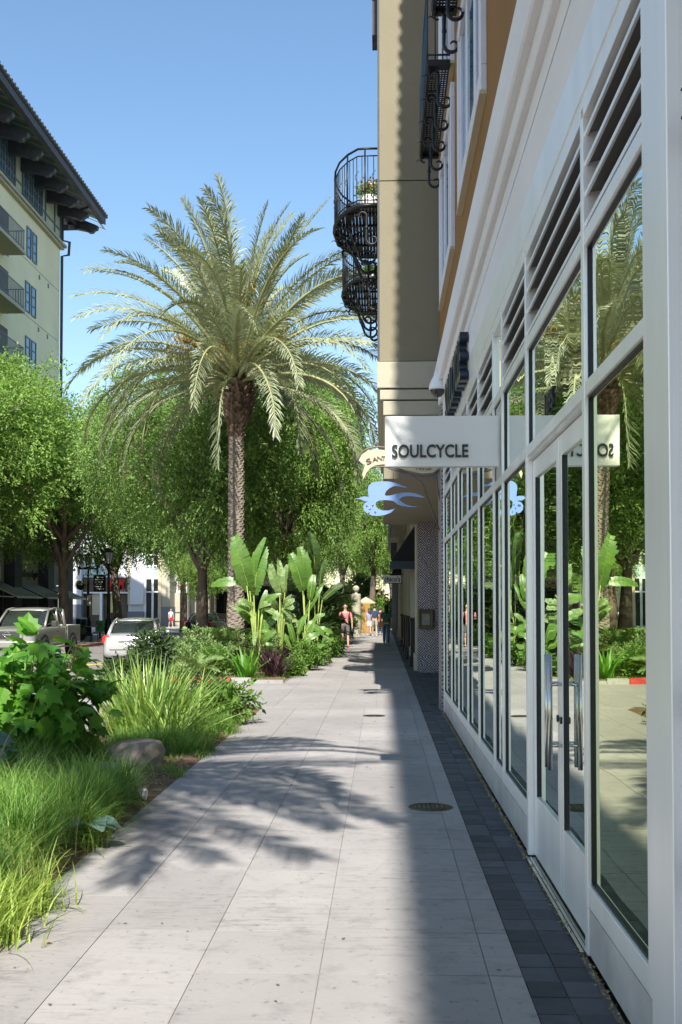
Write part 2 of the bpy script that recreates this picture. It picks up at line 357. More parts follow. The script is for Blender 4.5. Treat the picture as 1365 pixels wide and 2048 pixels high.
# sidewalk slabs with real joints between them
g = MB(); g.box(-2.3, .629, -8, 17.62, -.3, -.005); g.box(.629, .97, -8, 17.62, -.3, -.012); g.box(-6.0, .97, 17.62, 24.0, -.3, -.006); g.box(-2.3, 1.3, 24.0, 70, -.3, -.006)
g.box(.97, 2.8, 17.0, 28.4, -.3, -.012)
struct(g, 'sidewalk_base', 'joint')
cols = [-1.97, -1.42, -.85, -.285, .475, .628]
rows = [-6.0]
while rows[-1] < 8.3: rows.append(rows[-1] + .6306)
rows = [r_ + (8.67 - rows[-1]) for r_ in rows] + [13.42, 17.62]
def slabs(mb, cols, rows, g_=.0055, z=0.0):
    for a, b in zip(cols, cols[1:]):
        for c, d in zip(rows, rows[1:]):
            mb.box(a + .0022, b - .0022, c + g_, d - g_, -.08, z)
g = MB(); slabs(g, cols, rows); struct(g, 'sidewalk', 'pave')
g = MB(); slabs(g, [-5.9, -4.6, -3.6, -2.72, -1.8, -.86, -.1, .475, .628], [17.62, 20.4, 23.35, 24.6]); struct(g, 'driveway', 'pave2')
r2 = [24.6]
while r2[-1] < 68: r2.append(r2[-1] + 1.26)
g = MB(); slabs(g, [-2.15, -1.42, -.85, -.285, .475, .628], r2, .007); struct(g, 'far_sidewalk', 'pave2')
g = MB()
y = -6.0; k = 0
while y < 66:
    p = .19 if y < 30 else .38
    for a, b in ((.632, .782), (.790, .932)):
        g.box(a + rnd.uniform(-.001, .001), b, y + .003, y + p - .004 + rnd.uniform(-.001, .001), -.06, -.003 + rnd.uniform(-.002, .002))
    if 17.2 < y < 27.1:
        for a, b in ((.94, 1.25), (1.26, 1.6), (1.61, 2.2)): g.box(a, b, y + .003, y + p - .004, -.06, -.003)
    y += p
struct(g, 'paver_strip', 'slate')
# soil of the planting beds
def soil(name, x0, x1, y0, y1, dx=.12, tip=None):
    mb = MB(); nx = int((x1 - x0) / dx) + 1; ny = int((y1 - y0) / dx) + 1; r_ = random.Random(3)
    vs = [(x0 + (x1 - x0) * i / nx, y0 + (y1 - y0) * j / ny, (.0 if i in (0, nx) else .02 + .04 * r_.random()) - .004) for j in range(ny + 1) for i in range(nx + 1)]
    fs = [(j * (nx + 1) + i, j * (nx + 1) + i + 1, (j + 1) * (nx + 1) + i + 1, (j + 1) * (nx + 1) + i) for j in range(ny) for i in range(nx)]
    mb.add(vs, fs, 0, True); struct(mb, name, 'soil')
soil('planting_bed', -3.86, -1.97, -4, 17.6)
soil('far_planting_bed', -5.3, -2.16, 23.5, 66, .2)
g = MB(); g.box(-4.02, -3.87, -6, 17.6, -.3, .03); g.box(-5.45, -5.3, 23.6, 66, -.3, .06); g.box(-2.85, -2.15, 23.32, 23.48, -.1, .07)
g.box(-3.3, -2.86, 23.30, 23.46, -.1, .12); g.box(-2.16, -2.14, 23.4, 66, -.1, .012); struct(g, 'kerb', 'kerb')
g = MB(); g.box(-5.45, -3.31, 23.29, 23.46, -.1, .13); struct(g, 'red_kerb', 'redp')
g = MB(); g.box(-70, -13.6, 46.5, 66, -.2, 0); g.box(-70, -15.6, -40, 46.5, -.2, 0); g.box(-70, -13.2, 77.5, 150, -.2, 0); g.box(-13.2, -9, 96, 150, -.2, 0)
struct(g, 'opposite_pavement', 'pave2')
g = MB(); g.box(-13.6, -13.1, 46.2, 66.2, -.2, .004); g.box(-20, -13.6, 46.1, 46.5, -.2, .004); struct(g, 'brick_kerb', 'brickred')
g = MB(); g.box(-13.2, -12.9, 77.3, 79, -.2, .012); struct(g, 'red_kerb_end', 'redp')
g = MB(); g.box(-30, 12, 70, 150, -.2, -.02); struct(g, 'plaza_paving', 'pave2')

def cover(label, x, y, r_):
    t = thing('manhole_cover', label, 'manhole cover', (x, y, 0), group='iron covers in the pavement')
    mb = MB(); mb.lathe([(r_, -.01), (r_, .004), (r_ * .93, .005), (r_ * .92, .001)], n=40); mb.build('rim', 'bronze', t, local=True)
    mb = MB(); mb.lathe([(r_ * .92, -.01), (r_ * .915, .002), (0.0005, .002)], n=40)
    for i in range(-4, 5):
        for j in range(-4, 5):
            if math.hypot(i, j) * .2 * r_ < r_ * .82: mb.obox((i * .2 * r_, j * .2 * r_, .003), (.1 * r_, .03 * r_, .003), rz=PI / 4 if (i + j) % 2 else -PI / 4)
    mb.build('plate', 'bronze', t, local=True)
p = gr(862, 1615); cover('dark round iron cover beside the slate pavers, the nearer and larger of the two', p.x, p.y, .185)
p = gr(749, 1432); cover('small rusty round cover out in the sunlit middle of the pavement, farther off', p.x, p.y, .17)
# ================================================================ STOREFRONT BUILDING (right)
FXP = .96
sb = thing('shop_building', 'near building on the right with aluminium storefront, lavender cornice and ochre upper wall', 'building', (FXP, 4, 0))
def b_(name, mat, boxes, parent=sb, bev=0):
    mb = MB()
    for q in boxes: mb.box(*q)
    return mb.build(name, mat, parent, bevel=bev)
JL = [3.93, 5.15, 7.2, 8.65, 9.34, 10.8, 12.2, 13.67, 15.07, 16.9]
mw = .07
def louvres(parent, ya, yb):
    mb = MB()
    for i in range(4):
        z = 3.50 + i * .145
        mb.obox((1.045, (ya + yb) / 2, z), (.13, yb - ya, .01), ry=R(-9), m=1); mb.box(.972, .984, ya, yb, z - .03, z - .006)  # slats darker than their lips: underside shade put into the colour
    mb.build('louvre', ['alu', 'louv'], parent)
    mb = MB(); mb.box(1.12, 1.13, ya, yb, 3.44, 4.0); mb.build('louvre_gap_shade', 'room', parent)  # dark sheet added to paint the shade between the slats
for i, (ya, yb) in enumerate(zip(JL, JL[1:])):
    last = i == len(JL) - 2; door = i == 1
    fr = MB(); x0, x1 = FXP, 1.07
    fr.box(x0, x1, ya - mw / 2, ya + mw / 2, 0.02 if door or i == 2 else .25, 4.0)
    if last: fr.box(x0, x1, yb - mw / 2, yb + mw / 2, .02, 4.0)
    a, b = ya + mw / 2, yb - mw / 2
    for z0, z1 in (((.25, .35),) if not door else ()) + ((2.653, 2.72), (3.37, 3.44), (3.995, 4.05)): fr.box(x0 + .002, x1, a, b, z0, z1)
    win = fr.build('window' if not door else 'door_frame', 'alu', sb, bevel=.003)
    gk = MB()
    zs = [(2.72, 3.37)] + ([] if door else [(.35, 2.653)])
    for z0, z1 in zs:
        gk.box(.978, 1.0, a, a + .012, z0, z1); gk.box(.978, 1.0, b - .012, b, z0, z1); gk.box(.978, 1.0, a + .012, b - .012, z0, z0 + .012); gk.box(.978, 1.0, a + .012, b - .012, z1 - .012, z1)
    gk.build('gasket', 'gasket', win)
    if i == 3:
        b_('infill_panel', 'alu2', [(.985, .99, a, b, 2.72, 3.37)], win)
        b_('upper_pane', 'glassu', [(.99, .996, a, b, 3.44, 3.995)], win)
    else:
        b_('transom_pane', 'glassu' if i in (0, 1, 2) else 'glass', [(.99, .996, a + .012, b - .012, 2.732, 3.358)], win)
        louvres(win, a, b)
    if not door:
        b_('pane', 'glassy' if i == 0 else 'glass', [(.99, .996, a + .012, b - .012, .362, 2.641)], win)
        b_('base_panel', 'alu2', [(.966, 1.0, ya - (mw / 2 if i != 2 else -.036), yb - (mw / 2 + .001 if i == 0 else (.001 - mw / 2 if last else mw / 2 + .001)), .03, .240)], win)
# doors
dl = MB(); hz = 2.62
def leaf(y0, y1, hinge_near):
    mb = MB(); x0, x1 = 1.0, 1.045
    mb.box(x0, x1, y0, y0 + .085, .03, hz); mb.box(x0, x1, y1 - .085, y1, .03, hz); mb.box(x0 + .001, x1, y0 + .085, y1 - .085, .03, .42); mb.box(x0 + .001, x1, y0 + .085, y1 - .085, hz - .12, hz)
    d = mb.build('door', 'alu', sb, bevel=.003)
    b_('door_pane', 'glass', [(1.018, 1.024, y0 + .09, y1 - .09, .425, hz - .125)], d)
    mb = MB(); e = .008
    for q in ((y0 + .085, y0 + .097), (y1 - .097, y1 - .085)): mb.box(1.003, 1.018, q[0], q[1], .42, hz - .12)
    mb.build('gasket', 'gasket', d)
    hy = y0 + .05 if hinge_near else y1 - .05
    mb = MB(); mb.tube([(.935, hy, .745), (.935, hy, 1.385)], .014, 14)
    for z in (.88, 1.22): mb.tube([(.945, hy, z), (1.0, hy, z)], .010, 12); mb.lathe([(.0, 0)], n=3) if False else None
    mb.build('handle', 'steel', d)
    mb = MB(); mb.tube([(.99, hy, 1.02), (1.0, hy, 1.02)], .02, 14); mb.build('lock', 'black', d)
    return d
leaf(6.115, 7.15, True); leaf(5.2, 6.105, False)
b_('door_header', 'alu2', [(.975, 1.06, 5.186, 7.164, 2.625, 2.652)])
b_('threshold', 'steel', [(.94 + i * .022, .957 + i * .022, 5.2, 7.16, -.002, .012 + .002 * (i % 2)) for i in range(5)])
text('street_number', '1095', .17, (.983, 6.35, 2.86), FX, 'ltxt', sb, .004, .002)
# pilaster, panels to the right
b_('corner_pilaster', 'alu', [(.955, 1.3, 3.60, 3.893, .0, 4.05), (.958, 1.3, 3.60, 3.893, 4.056, 9)], sb, .004)
b_('jamb_recess', 'alu2', [(1.02, 1.3, 3.36, 3.598, 0, 9)])
w = MB()
for y1, y0 in ((3.358, 2.1), (2.09, .6), (.59, -1.5), (-1.51, -16)):
    for z0, z1 in ((0.0, .62), (.63, 2.92), (2.93, 4.7)): w.box(.985, 1.3, y0, y1, z0, z1)
w.box(.972, .984, 3.30, 3.352, 0.1, 4.6)
w.build('metal_cladding', 'bluew', sb, bevel=.003)
for z in (.22, .74, 1.33, 3.28):
    mb = MB(); mb.box(.975, 1.019, 3.40, 3.47, z - .045, z + .045); mb.box(.968, .975, 3.395, 3.475, z - .05, z - .042); mb.box(.968, .975, 3.395, 3.475, z + .042, z + .05); mb.box(.962, .971, 3.29, 3.36, z - .035, z + .035)
    mb.lathe([(.012, -.006), (.012, .006), (0, .008)], (.985, 3.44, z), 8); mb.build('panel_bracket', 'plastic', sb, bevel=.002)
# fascia, stucco band, stepped cornice
b_('metal_fascia', 'alu', [(.957, 1.3, ya + .002, yb - .002, 4.105, 4.375) for ya, yb in ((-16, 3.59), (3.9, 7.2), (7.2, 10.8), (10.8, 14), (14, 16.93))] + [(.965, 1.3, 3.9, 16.93, 4.05, 4.105)])
def extr(name, mat, prof, y0, y1, parent=sb):
    mb = MB(); mb.prism(prof, lambda u, v, t: (u, y1 if t else y0, v)); return mb.build(name, mat, parent)
extr('stucco_band', 'stucco', [(.96, 4.38), (2, 4.38), (2, 4.725), (.96, 4.725)], -16, 16.95)
extr('cornice', 'stucco', [(.96, 4.74), (2, 4.74), (2, 5.45), (.84, 5.42), (.84, 5.05), (.855, 5.036), (.905, 5.036), (.905, 4.91), (.915, 4.895), (.96, 4.895)], -16, 17.25)
# upper wall with window openings modelled as surrounds, frames and panes
b_('wall', 'ochre', [(.96, 3.0, -16, 17.93, 5.452, 18.0)])
SPAN = [(13.95, 16.9), (9.7, 12.78), (-1.5, 1.6), (-6, -3)]
for k, (ya, yb) in enumerate(SPAN):
    for z0, z1 in ((6.37, 8.55), (8.84, 11.4), (12.2, 14.4)):
        s = MB(); wd = .22; xo = .903
        s.box(xo, .9595, ya, yb, z0, z0 + .24); s.box(xo, .9595, ya, yb, z1 - .2, z1)
        s.box(xo, .9595, ya, ya + wd, z0 + .24, z1 - .2); s.box(xo, .9595, yb - wd, yb, z0 + .24, z1 - .2)
        s.box(.925, .9595, ya + wd, ya + wd + .12, z0 + .24, z1 - .2); s.box(.925, .9595, yb - wd - .12, yb - wd, z0 + .24, z1 - .2)
        for q in (1, 2): yy = ya + (yb - ya) * q / 3; s.box(.935, .9595, yy - .11, yy + .11, z0 + .24, z1 - .2)
        wv = s.build('window_surround', 'wframe', sb, bevel=.006)
        b_('sill', 'cr2', [(xo - .012, .9597, ya + .002, yb - .002, z0 - .035, z0 - .001)], wv)
        b_('window_pane', 'glassb', [(.950, .958, ya + wd + .12, ya + (yb - ya) / 3 - .11, z0 + .24, z1 - .2), (.950, .958, ya + (yb - ya) / 3 + .11, ya + (yb - ya) * 2 / 3 - .11, z0 + .24, z1 - .2), (.950, .958, ya + (yb - ya) * 2 / 3 + .11, yb - wd - .12, z0 + .24, z1 - .2)], wv)
rf = MB(); rf.box(.62, 8, -16, 17.9, 18.0, 18.25)
y = -16.0
while y < 17.8:
    rf.tube([(.46, y + .13, 18.12), (.66, y + .13, 18.3), (5, y + .13, 20.5)], .10, 8); y += .27
rf.build('roof', 'copper', sb)
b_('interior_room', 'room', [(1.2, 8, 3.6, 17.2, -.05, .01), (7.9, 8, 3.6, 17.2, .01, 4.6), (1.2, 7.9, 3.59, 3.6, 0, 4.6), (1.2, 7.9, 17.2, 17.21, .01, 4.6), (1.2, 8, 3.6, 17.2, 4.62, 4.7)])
yg = MB()
for a0 in range(0, 360, 24):
    a = R(a0); c = Vector((1.30, 4.75, 1.2)); d = Vector((0, math.cos(a), math.sin(a))); n_ = Vector((0, -math.sin(a), math.cos(a)))
    yg.add([c + d * .28 - n_ * .02, c + d * 1.15 - n_ * .075, c + d * 1.15 + n_ * .075, c + d * .28 + n_ * .02], [(0, 1, 2, 3)])
yg.tube([(1.30, 4.75 + 1.2 * math.cos(2 * PI * i / 40), 1.2 + 1.2 * math.sin(2 * PI * i / 40)) for i in range(41)], .07, 6, cap=False)
yg.box(1.34, 1.36, 3.7, 5.9, 1.9, 3.3)
yg.build('interior_graphic', 'yellow', sb)
# big dimensional letters on the fascia
l0 = text('facade_letters', 'SOULCYCLE', .72, (.905, 13.25, 4.40), FX, 'navy', None, .045, .012, width=2.9)
tag(l0, 'large black dimensional letters standing out from the lavender band above the storefront', 'shop letters')
# blade sign
SG = 8.9; sx = thing('blade_sign', 'white rectangular projecting sign with black SOULCYCLE lettering, the nearest hanging sign', 'shop sign', (.96, SG, 2.81))
b_('sign_panel', 'white', [(at(771, 900, SG).x, .955, SG - .045, SG + .045, 2.812, 3.232)], sx, .004)
b_('mounting_plate', 'alu2', [(.95, .9598, SG - .06, SG + .06, 2.80, 3.25)], sx)
a = at(784, 903, SG - .06); b = at(937, 903, SG - .06)
text('sign_lettering', 'SOULCYCLE', .148, ((a.x + b.x) / 2, SG - .058, a.z - .003), FY, 'ltxt', sx, .004, .0030, width=b.x - a.x)
# dome camera
cp = at(876, 742, 16.0)
dc = thing('security_camera', 'white dome security camera hanging from a short arm under the cornice end', 'security camera', cp)
mb = MB(); mb.lathe([(.0, .01), (.035, 0), (.05, -.07), (.085, -.15), (.105, -.22), (.107, -.26), (.095, -.27)], n=20); mb.build('housing', 'white', dc, local=True)
mb = MB(); mb.lathe([(.085, -.262), (.078, -.32), (.045, -.365), (.0, -.38)], n=20); mb.build('dome', 'carglass', dc, local=True)
mb = MB(); mb.tube([(0, 0, -.01), (.03, 0, .03), (.13, .0, .02), (.17, 0, 0)], .016, 8); mb.build('arm', 'white', dc, local=True); dc.scale = (1.25, 1.25, 1.05)
# ================================================================ scroll brackets and balconies
def scroll(mb, xw, xo, y, zt, s=1.0, r_=.014, dirx=1, axis='x'):
    """S-shaped wrought bracket hanging below zt between the wall (xw) and the outer edge (xo)"""
    sg = 1 if xw > xo else -1; L = abs(xw - xo); pts = []
    def P(u, z): return (xo + sg * u, y, zt + z)
    ra = min(.105 * s, L * .22); ca = (ra * .9, -.03 - ra)
    for i in range(15):
        t = i / 14; an = R(290 - 290 * t); rr = ra * (.30 + .70 * t); pts.append(P(ca[0] + rr * math.cos(an), ca[1] + rr * math.sin(an)))
    rb = min(.15 * s, L * .30); cb = (L - rb * 1.02, ca[1] - .34 * s)
    pts.append(P((ca[0] + ra + cb[0] - rb) / 2, (ca[1] + cb[1]) / 2))
    for i in range(17):
        t = i / 16; an = R(180 + 330 * t); rr = rb * (1 - .72 * t); pts.append(P(cb[0] + rr * math.cos(an), cb[1] + rr * math.sin(an)))
    n = len(pts); mb.tube(pts, [r_ * (.55 + .9 * math.sin(PI * min(1, max(0, i / (n - 1))))) for i in range(n)], 6)
    m_ = pts[15]; mb.ball(m_, r_ * 2.1, 6)
    mb.tube([P(-.07, -.12), P(-.02, -.09), P(.03, -.13)], [.004, .009, .006], 5)
def juliet(label, ya, yb, z, xo=.605, xw=.90):
    t = thing('juliet_balcony', label, 'balcony', (xw, ya, z), group='shallow iron balconies on the ochre wall')
    mb = MB()
    for i in range(7): x = xo + .03 + i * (xw - xo - .05) / 6; mb.box(x, x + .016, ya + .02, yb - .02, z, z + .016)
    y = ya + .02
    while y < yb - .03: mb.box(xo + .02, xw - .004, y, y + .03, z + .017, z + .024); y += .062
    mb.box(xo, xw, ya, ya + .1, z - .03, z + .05); mb.box(xo, xw, yb - .1, yb, z - .03, z + .05); mb.box(xo, xo + .04, ya + .1, yb - .1, z - .03, z + .07)
    mb.build('floor_grate', 'black', t)
    mb = MB()
    for zz in (1.06, .92, .12): 
        mb.tube([(xw, ya + .02, z + zz), (xo, ya + .02, z + zz), (xo, yb - .02, z + zz), (xw, yb - .02, z + zz)], .015, 6)
    y = ya + .02
    while y < yb: mb.tube([(xo, y, z), (xo, y, z + 1.06)], .009, 5); y += .1
    for q in (1, 2): mb.tube([(xo + q * .1, ya + .02, z), (xo + q * .1, ya + .02, z + 1.06)], .009, 5); mb.tube([(xo + q * .1, yb - .02, z), (xo + q * .1, yb - .02, z + 1.06)], .009, 5)
    mb.build('railing', 'navy', t)
    for q in range(5):
        mb = MB(); scroll(mb, xw + .055, xo, ya + .12 + (yb - ya - .24) * q / 4, z, 1.0, .016); mb.build('bracket', 'black', t)
    return t
juliet('shallow black iron balcony nearest the beige tower, its grated floor seen from below', 13.95, 16.9, 8.8)
juliet('black iron balcony cut off by the top edge of the photo', 9.7, 12.78, 8.8)
def bow(label, y0, y1, z=8.8, xw=-.045):
    t = thing('bow_balcony', label, 'balcony', (xw, y0, z), group='bowed iron balconies on the beige tower')
    L = y1 - y0; pl = [(xw, y0), (-.30, y0), (-.43, y0 + .02), (-.62, y0 + .26), (-.78, y0 + .60), (-.87, y0 + 1.0), (-.90, y0 + L / 2), (-.87, y1 - 1.0), (-.78, y1 - .60), (-.62, y1 - .26), (-.43, y1 - .02), (-.30, y1), (xw, y1)]
    mb = MB()
    mb.tube([(x, y, z + .03) for x, y in pl], .045, 6)
    def xout(y):
        for (xa, ya_), (xb, yb_) in zip(pl, pl[1:]):
            if ya_ - 1e-6 <= y <= yb_ + 1e-6 and yb_ > ya_: return xa + (xb - xa) * (y - ya_) / (yb_ - ya_)
        return -.43
    x = -.86
    while x < xw:                                     # long boards of the deck, seen from below
        ys = [y0 + .02 + i * (L - .04) / 60 for i in range(61)]; ins = [q for q in ys if xout(q) <= x]
        if ins: mb.box(x, x + .054, ins[0], ins[-1], z, z + .03)
        x += .062
    y = y0 + .3
    while y < y1 - .2: mb.box(xout(y), xw, y, y + .05, z - .04, z - .002); y += .55
    mb.build('deck', 'black', t)
    mb = MB()
    for zz, rr in ((1.06, .02), (.93, .012), (.13, .012)): mb.tube([(a_, b_2, z + zz) for a_, b_2 in pl], rr, 6)
    seg = [0]
    for (xa, ya_), (xb, yb_) in zip(pl, pl[1:]): seg.append(seg[-1] + math.hypot(xb - xa, yb_ - ya_))
    s_ = .1
    while s_ < seg[-1]:
        for i in range(len(pl) - 1):
            if seg[i] <= s_ <= seg[i + 1]:
                f = (s_ - seg[i]) / (seg[i + 1] - seg[i]); x = pl[i][0] + (pl[i + 1][0] - pl[i][0]) * f; y = pl[i][1] + (pl[i + 1][1] - pl[i][1]) * f
                mb.tube([(x, y, z), (x, y, z + .94)], .008, 5)
                if int(s_ / .105) % 3 == 0:
                    mb.tube([(x + .03 * math.cos(q), y + .03 * math.sin(q), z + .45 + .035 * q) for q in [j * .8 for j in range(9)]], .006, 4)
        s_ += .105
    for q in (1, 3, 6, 9, 11): mb.tube([(pl[q][0], pl[q][1], z), (pl[q][0], pl[q][1], z + 1.07)], .017, 6)
    mb.build('railing', 'black', t)
    for q in (y0 + .06, y0 + .8, y0 + L / 2, y1 - .8, y1 - .06):
        mb = MB(); scroll(mb, xw, xout(q) if abs(q - y0) > .3 and abs(q - y1) > .3 else -.43, q, z - .02, 1.25, .02); mb.build('bracket', 'black', t)
    return t
bow('nearer curved iron balcony on the beige tower, with a white pot of flowers', 19.0, 21.8)
bow('farther curved black iron balcony, partly below and behind the first one', 23.2, 26.05)
# ================================================================ BEIGE TOWER over the arcade
tw = thing('apartment_tower', 'tall beige stucco tower with sunlit edge overhanging the pavement, tile-clad piers below', 'building', (0, 18, 0))
b_('wall', 'beige', [(-.04, 8, 18.0, 28.0, 5.80, 8.862), (-.04, 8, 18.0, 28.0, 8.88, 22)], tw)
b_('moulding', 'cream', [(-.085, 8, 17.93, 28.0, 5.33, 5.775), (-.035, 8, 17.96, 28.0, 5.14, 5.31), (.02, 8, 17.98, 28, 4.88, 5.12)], tw, .012)
b_('lower_wall', 'beiged', [(.045, 8, 18.02, 28, 4.12, 4.879), (.03, 8, 18.0, 28, 3.81, 4.119)], tw)
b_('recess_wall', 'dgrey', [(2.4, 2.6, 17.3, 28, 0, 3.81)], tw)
b_('eave', 'darkbr', [(-.52, -.04, 24.2, 24.5, 16.0, 16.8), (-.22, -.04, 24.5, 25.2, 14.9, 16.8), (-.1, -.04, 25.2, 26, 14.6, 16.8)], tw)
b_('downpipe', 'dgrey', [(-.075, -.041, 18.35, 18.45, 5.8, 22), (-.062, -.041, 18.2, 18.24, 5.8, 22)], tw)
b_('tile_pier', 'tile', [(.935, 1.6, 16.96, 17.6, 0, 4.87)], tw)
b_('pier_trim', 'cream', [(.925, 1.0, 17.61, 17.66, 0, 4.87)], tw)
b_('tile_pier', 'tile', [(.905, 1.48, 27.3, 27.98, 0, 3.809)], tw)
mp = at(852, 1238, 27.26)
t = thing('menu_case', 'small bronze framed menu case hung on the face of the patterned tile pier', 'menu case', (mp.x, 27.3, mp.z))
mb = MB(); x, z = mp.x, mp.z
mb.box(x - .19, x + .19, 27.20, 27.298, z - .25, z - .2); mb.box(x - .19, x + .19, 27.20, 27.298, z + .2, z + .25); mb.box(x - .19, x - .14, 27.20, 27.298, z - .2, z + .2); mb.box(x + .14, x + .19, 27.20, 27.298, z - .2, z + .2); mb.build('frame', 'bronze', t, bevel=.008)
mb = MB(); mb.box(x - .1, x + .1, 27.25, 27.256, z - .15, z + .13)
mb.build('menu_sheet', 'paper', t)
mb = MB(); mb.box(x - .14, x + .14, 27.257, 27.29, z - .2, z + .2); mb.build('backing', 'bronze', t)
# SANTA... banner and bird
BY = 17.45
def bp(px, py): return at(px, py, BY)
t = thing('banner_sign', 'cream scroll-shaped sign reading SANTA in curved brown letters above the blue bird', 'shop sign', (.9, BY, 3.3))
up = [(718, 921), (724, 909), (735, 902), (752, 898), (775, 901), (800, 911), (830, 922), (860, 924), (877, 925)]
dn = [(878, 936), (866, 945), (845, 947), (815, 941), (790, 934), (772, 928), (752, 930), (741, 936), (733, 946), (728, 958), (725, 948), (731, 930)]
mb = MB(); ol = [bp(*q) for q in up + dn]
mb.prism([(q.x, q.z) for q in ol], lambda u, v, s_: (u, BY + .04 * s_, v)); mb.build('ribbon', 'cr2', t)
mb = MB()
up2 = [(717, 926), (719, 912), (726, 902), (738, 896), (755, 893), (778, 895), (803, 905), (832, 917), (862, 919), (881, 919)]
dn2 = [(730, 960), (728, 948), (737, 937), (752, 933), (772, 933), (790, 940), (815, 947), (845, 952), (868, 950), (882, 938)]
for L in (up2, dn2): mb.tube([bp(*q) + Vector((0, .02, 0)) for q in L], .016, 6)
mb.build('outline', 'brn', t)
for ch, px, py, rot in (('S', 738, 923, 22), ('A', 750, 919, 12), ('N', 760, 917, 3), ('T', 768, 917, -3), ('A', 778, 919, -10), ('N', 838, 936, -5), ('T', 847, 936.5, 2), ('S', 857, 936, 6)):
    p = bp(px, py); text('letter', ch, .125 if px < 740 else .10, (p.x, BY - .012, p.z), FY @ Matrix.Rotation(R(rot), 4, 'Z'), 'brn', t, .006, .0, width=.085 if ch in 'SNA' else .075)
mb = MB(); mb.tube([bp(800, 938) + Vector((0, .03, 0)), bp(825, 950) + Vector((0, .03, 0)), bp(845, 965) + Vector((0, .03, 0)), Vector((.93, BY + .03, 2.9))], .014, 6); mb.tube([bp(870, 945), Vector((.95, BY, 3.35))], .016, 6); mb.build('bracket', 'brn', t)
bd = thing('bird_sign', 'powder blue flat metal swallow with forked tail hanging under the banner sign', 'shop sign', (bp(780, 997).x, BY, bp(780, 960).z))
# outline of the whole bird: beak, upper wing, tail, lower wing
O = [(711, 997), (720, 996), (727, 992.5), (733, 993), (738, 994.5), (737, 985), (736, 978), (738, 971), (744, 966), (753, 963), (765, 962.5), (779, 963), (792, 966), (803, 970), (816, 976), (800, 973), (789, 972), (780, 976), (773, 982), (770, 989), (772, 991.5), (781, 991), (792, 988), (805, 985), (819, 985), (832, 987), (843, 991), (851, 995.5), (838, 994), (822, 992), (808, 993), (801, 996.5), (799, 999), (804, 1004), (812, 1009), (823, 1012), (837, 1013.5), (820, 1014), (805, 1012), (795, 1008), (788, 1002), (781, 1000.5), (769, 1000), (759, 1001), (752, 1005), (752, 1012), (757, 1018), (766, 1021), (777, 1021), (791, 1017), (783, 1025), (770, 1030), (757, 1032), (745, 1031), (735, 1027), (728, 1020), (727, 1012), (731, 1006), (737, 1002.5), (730, 1002), (724, 999)]
pts = [bp(*q) for q in O]; mb = MB(); mb.prism([(q.x, q.z) for q in pts], lambda u, v, s_: (u, BY + .02 * s_, v)); mb.build('body', 'bird', bd)
mb = MB()
for q in ((734, 1011), (746, 1010), (740, 1017), (738, 1025), (751, 1023.5)): mb.ball(bp(*q) + Vector((0, -.012, 0)), .014, 10)
mb.build('rivet', 'chrome', bd)
for q0, q1 in (((757, 932), (757, 964)), ((787, 934), (787, 965))): mb = MB(); mb.tube([bp(*q0) + Vector((0, .01, 0)), bp(*q1) + Vector((0, .01, 0))], .005, 5); mb.build('hanger_rod', 'brn', bd)
# ================================================================ SHOP ROW beyond the tower
sr = thing('shop_row', 'cream row of shops with pilasters, cornice and grey upper wall beyond the beige tower', 'building', (1, 28.2, 0))
b_('wall', 'beiged', [(1.15, 9, 28.01, 66, 0, 4.55)], sr)
b_('upper_wall', 'grey', [(.36, 9, 30.5, 66, 5.12, 14)], sr)
b_('cornice', 'cream', [(.42, 9, 28.01, 66, 4.96, 5.10), (.58, 9, 28.02, 66, 4.82, 4.955), (.8, 9, 28.03, 66, 4.68, 4.815), (1.0, 9, 28.04, 66, 4.55, 4.675)], sr, .01)
for y in (28.05, 32.9, 37.5, 42.5, 47.6, 53, 59):
    b_('pilaster', 'cream', [(.87, 1.149, y, y + .7, .45, 4.55), (.83, 1.149, y - .05, y + .75, 0, .44)], sr, .01)
for y in (29.2, 34.2, 39, 44, 49, 55): b_('shop_window', 'carglass', [(1.13, 1.149, y, y + 3, .5, 3.2)], sr)
g_ = MB()
for i in range(7): g_.box(.30, .31, 34 + i * .35, 34.03 + i * .35, 5.5, 7.2)
for i in range(9): g_.box(.30, .31, 34, 36.1, 5.5 + i * .2, 5.52 + i * .2)
g_.build('window_grille', 'white', sr)
t = thing('awning', 'black canvas shop awning with blue-black valance past the tiled pier', 'awning', (1.1, 32, 2.8))
mb = MB(); mb.prism([(.27, 3.03), (1.12, 4.32), (1.12, 3.03)], lambda u, v, s_: (u, 32 + s_ * 3.8, v)); mb.build('canopy', 'blackf', t)
mb = MB(); mb.box(.25, 1.1, 31.94, 32.0, 2.79, 3.03); mb.box(.24, .27, 32.0, 35.8, 2.79, 3.03); mb.build('valance', 'navy', t)
t = thing('awning', 'second black shop awning, small and far along the row behind the hanging oblong sign', 'awning', (1.1, 47, 2.8))
mb = MB(); mb.prism([(.3, 3.0), (1.12, 4.2), (1.12, 3.0)], lambda u, v, s_: (u, 48 + s_ * 4, v)); mb.build('canopy', 'blackf', t)
t = thing('lantern_box', 'square dark wall lantern box under the grey upper wall', 'wall lamp', (.45, 44, 3.6))
b_('body', 'darkbr', [(.35, .6, 44, 44.4, 3.6, 4.3)], t); b_('cap', 'cream', [(.3, .65, 43.95, 44.45, 4.3, 4.5)], t)
y0s = [(30.2, 'nearest tall black planter box by the tiled pier'), (34.4, 'second tall black planter box from the tiled pier'), (36.6, 'third tall black planter box from the tiled pier'), (40.5, 'fourth tall black planter box from the tiled pier'), (45.5, 'fifth black planter box, the farthest along the shop fronts')]
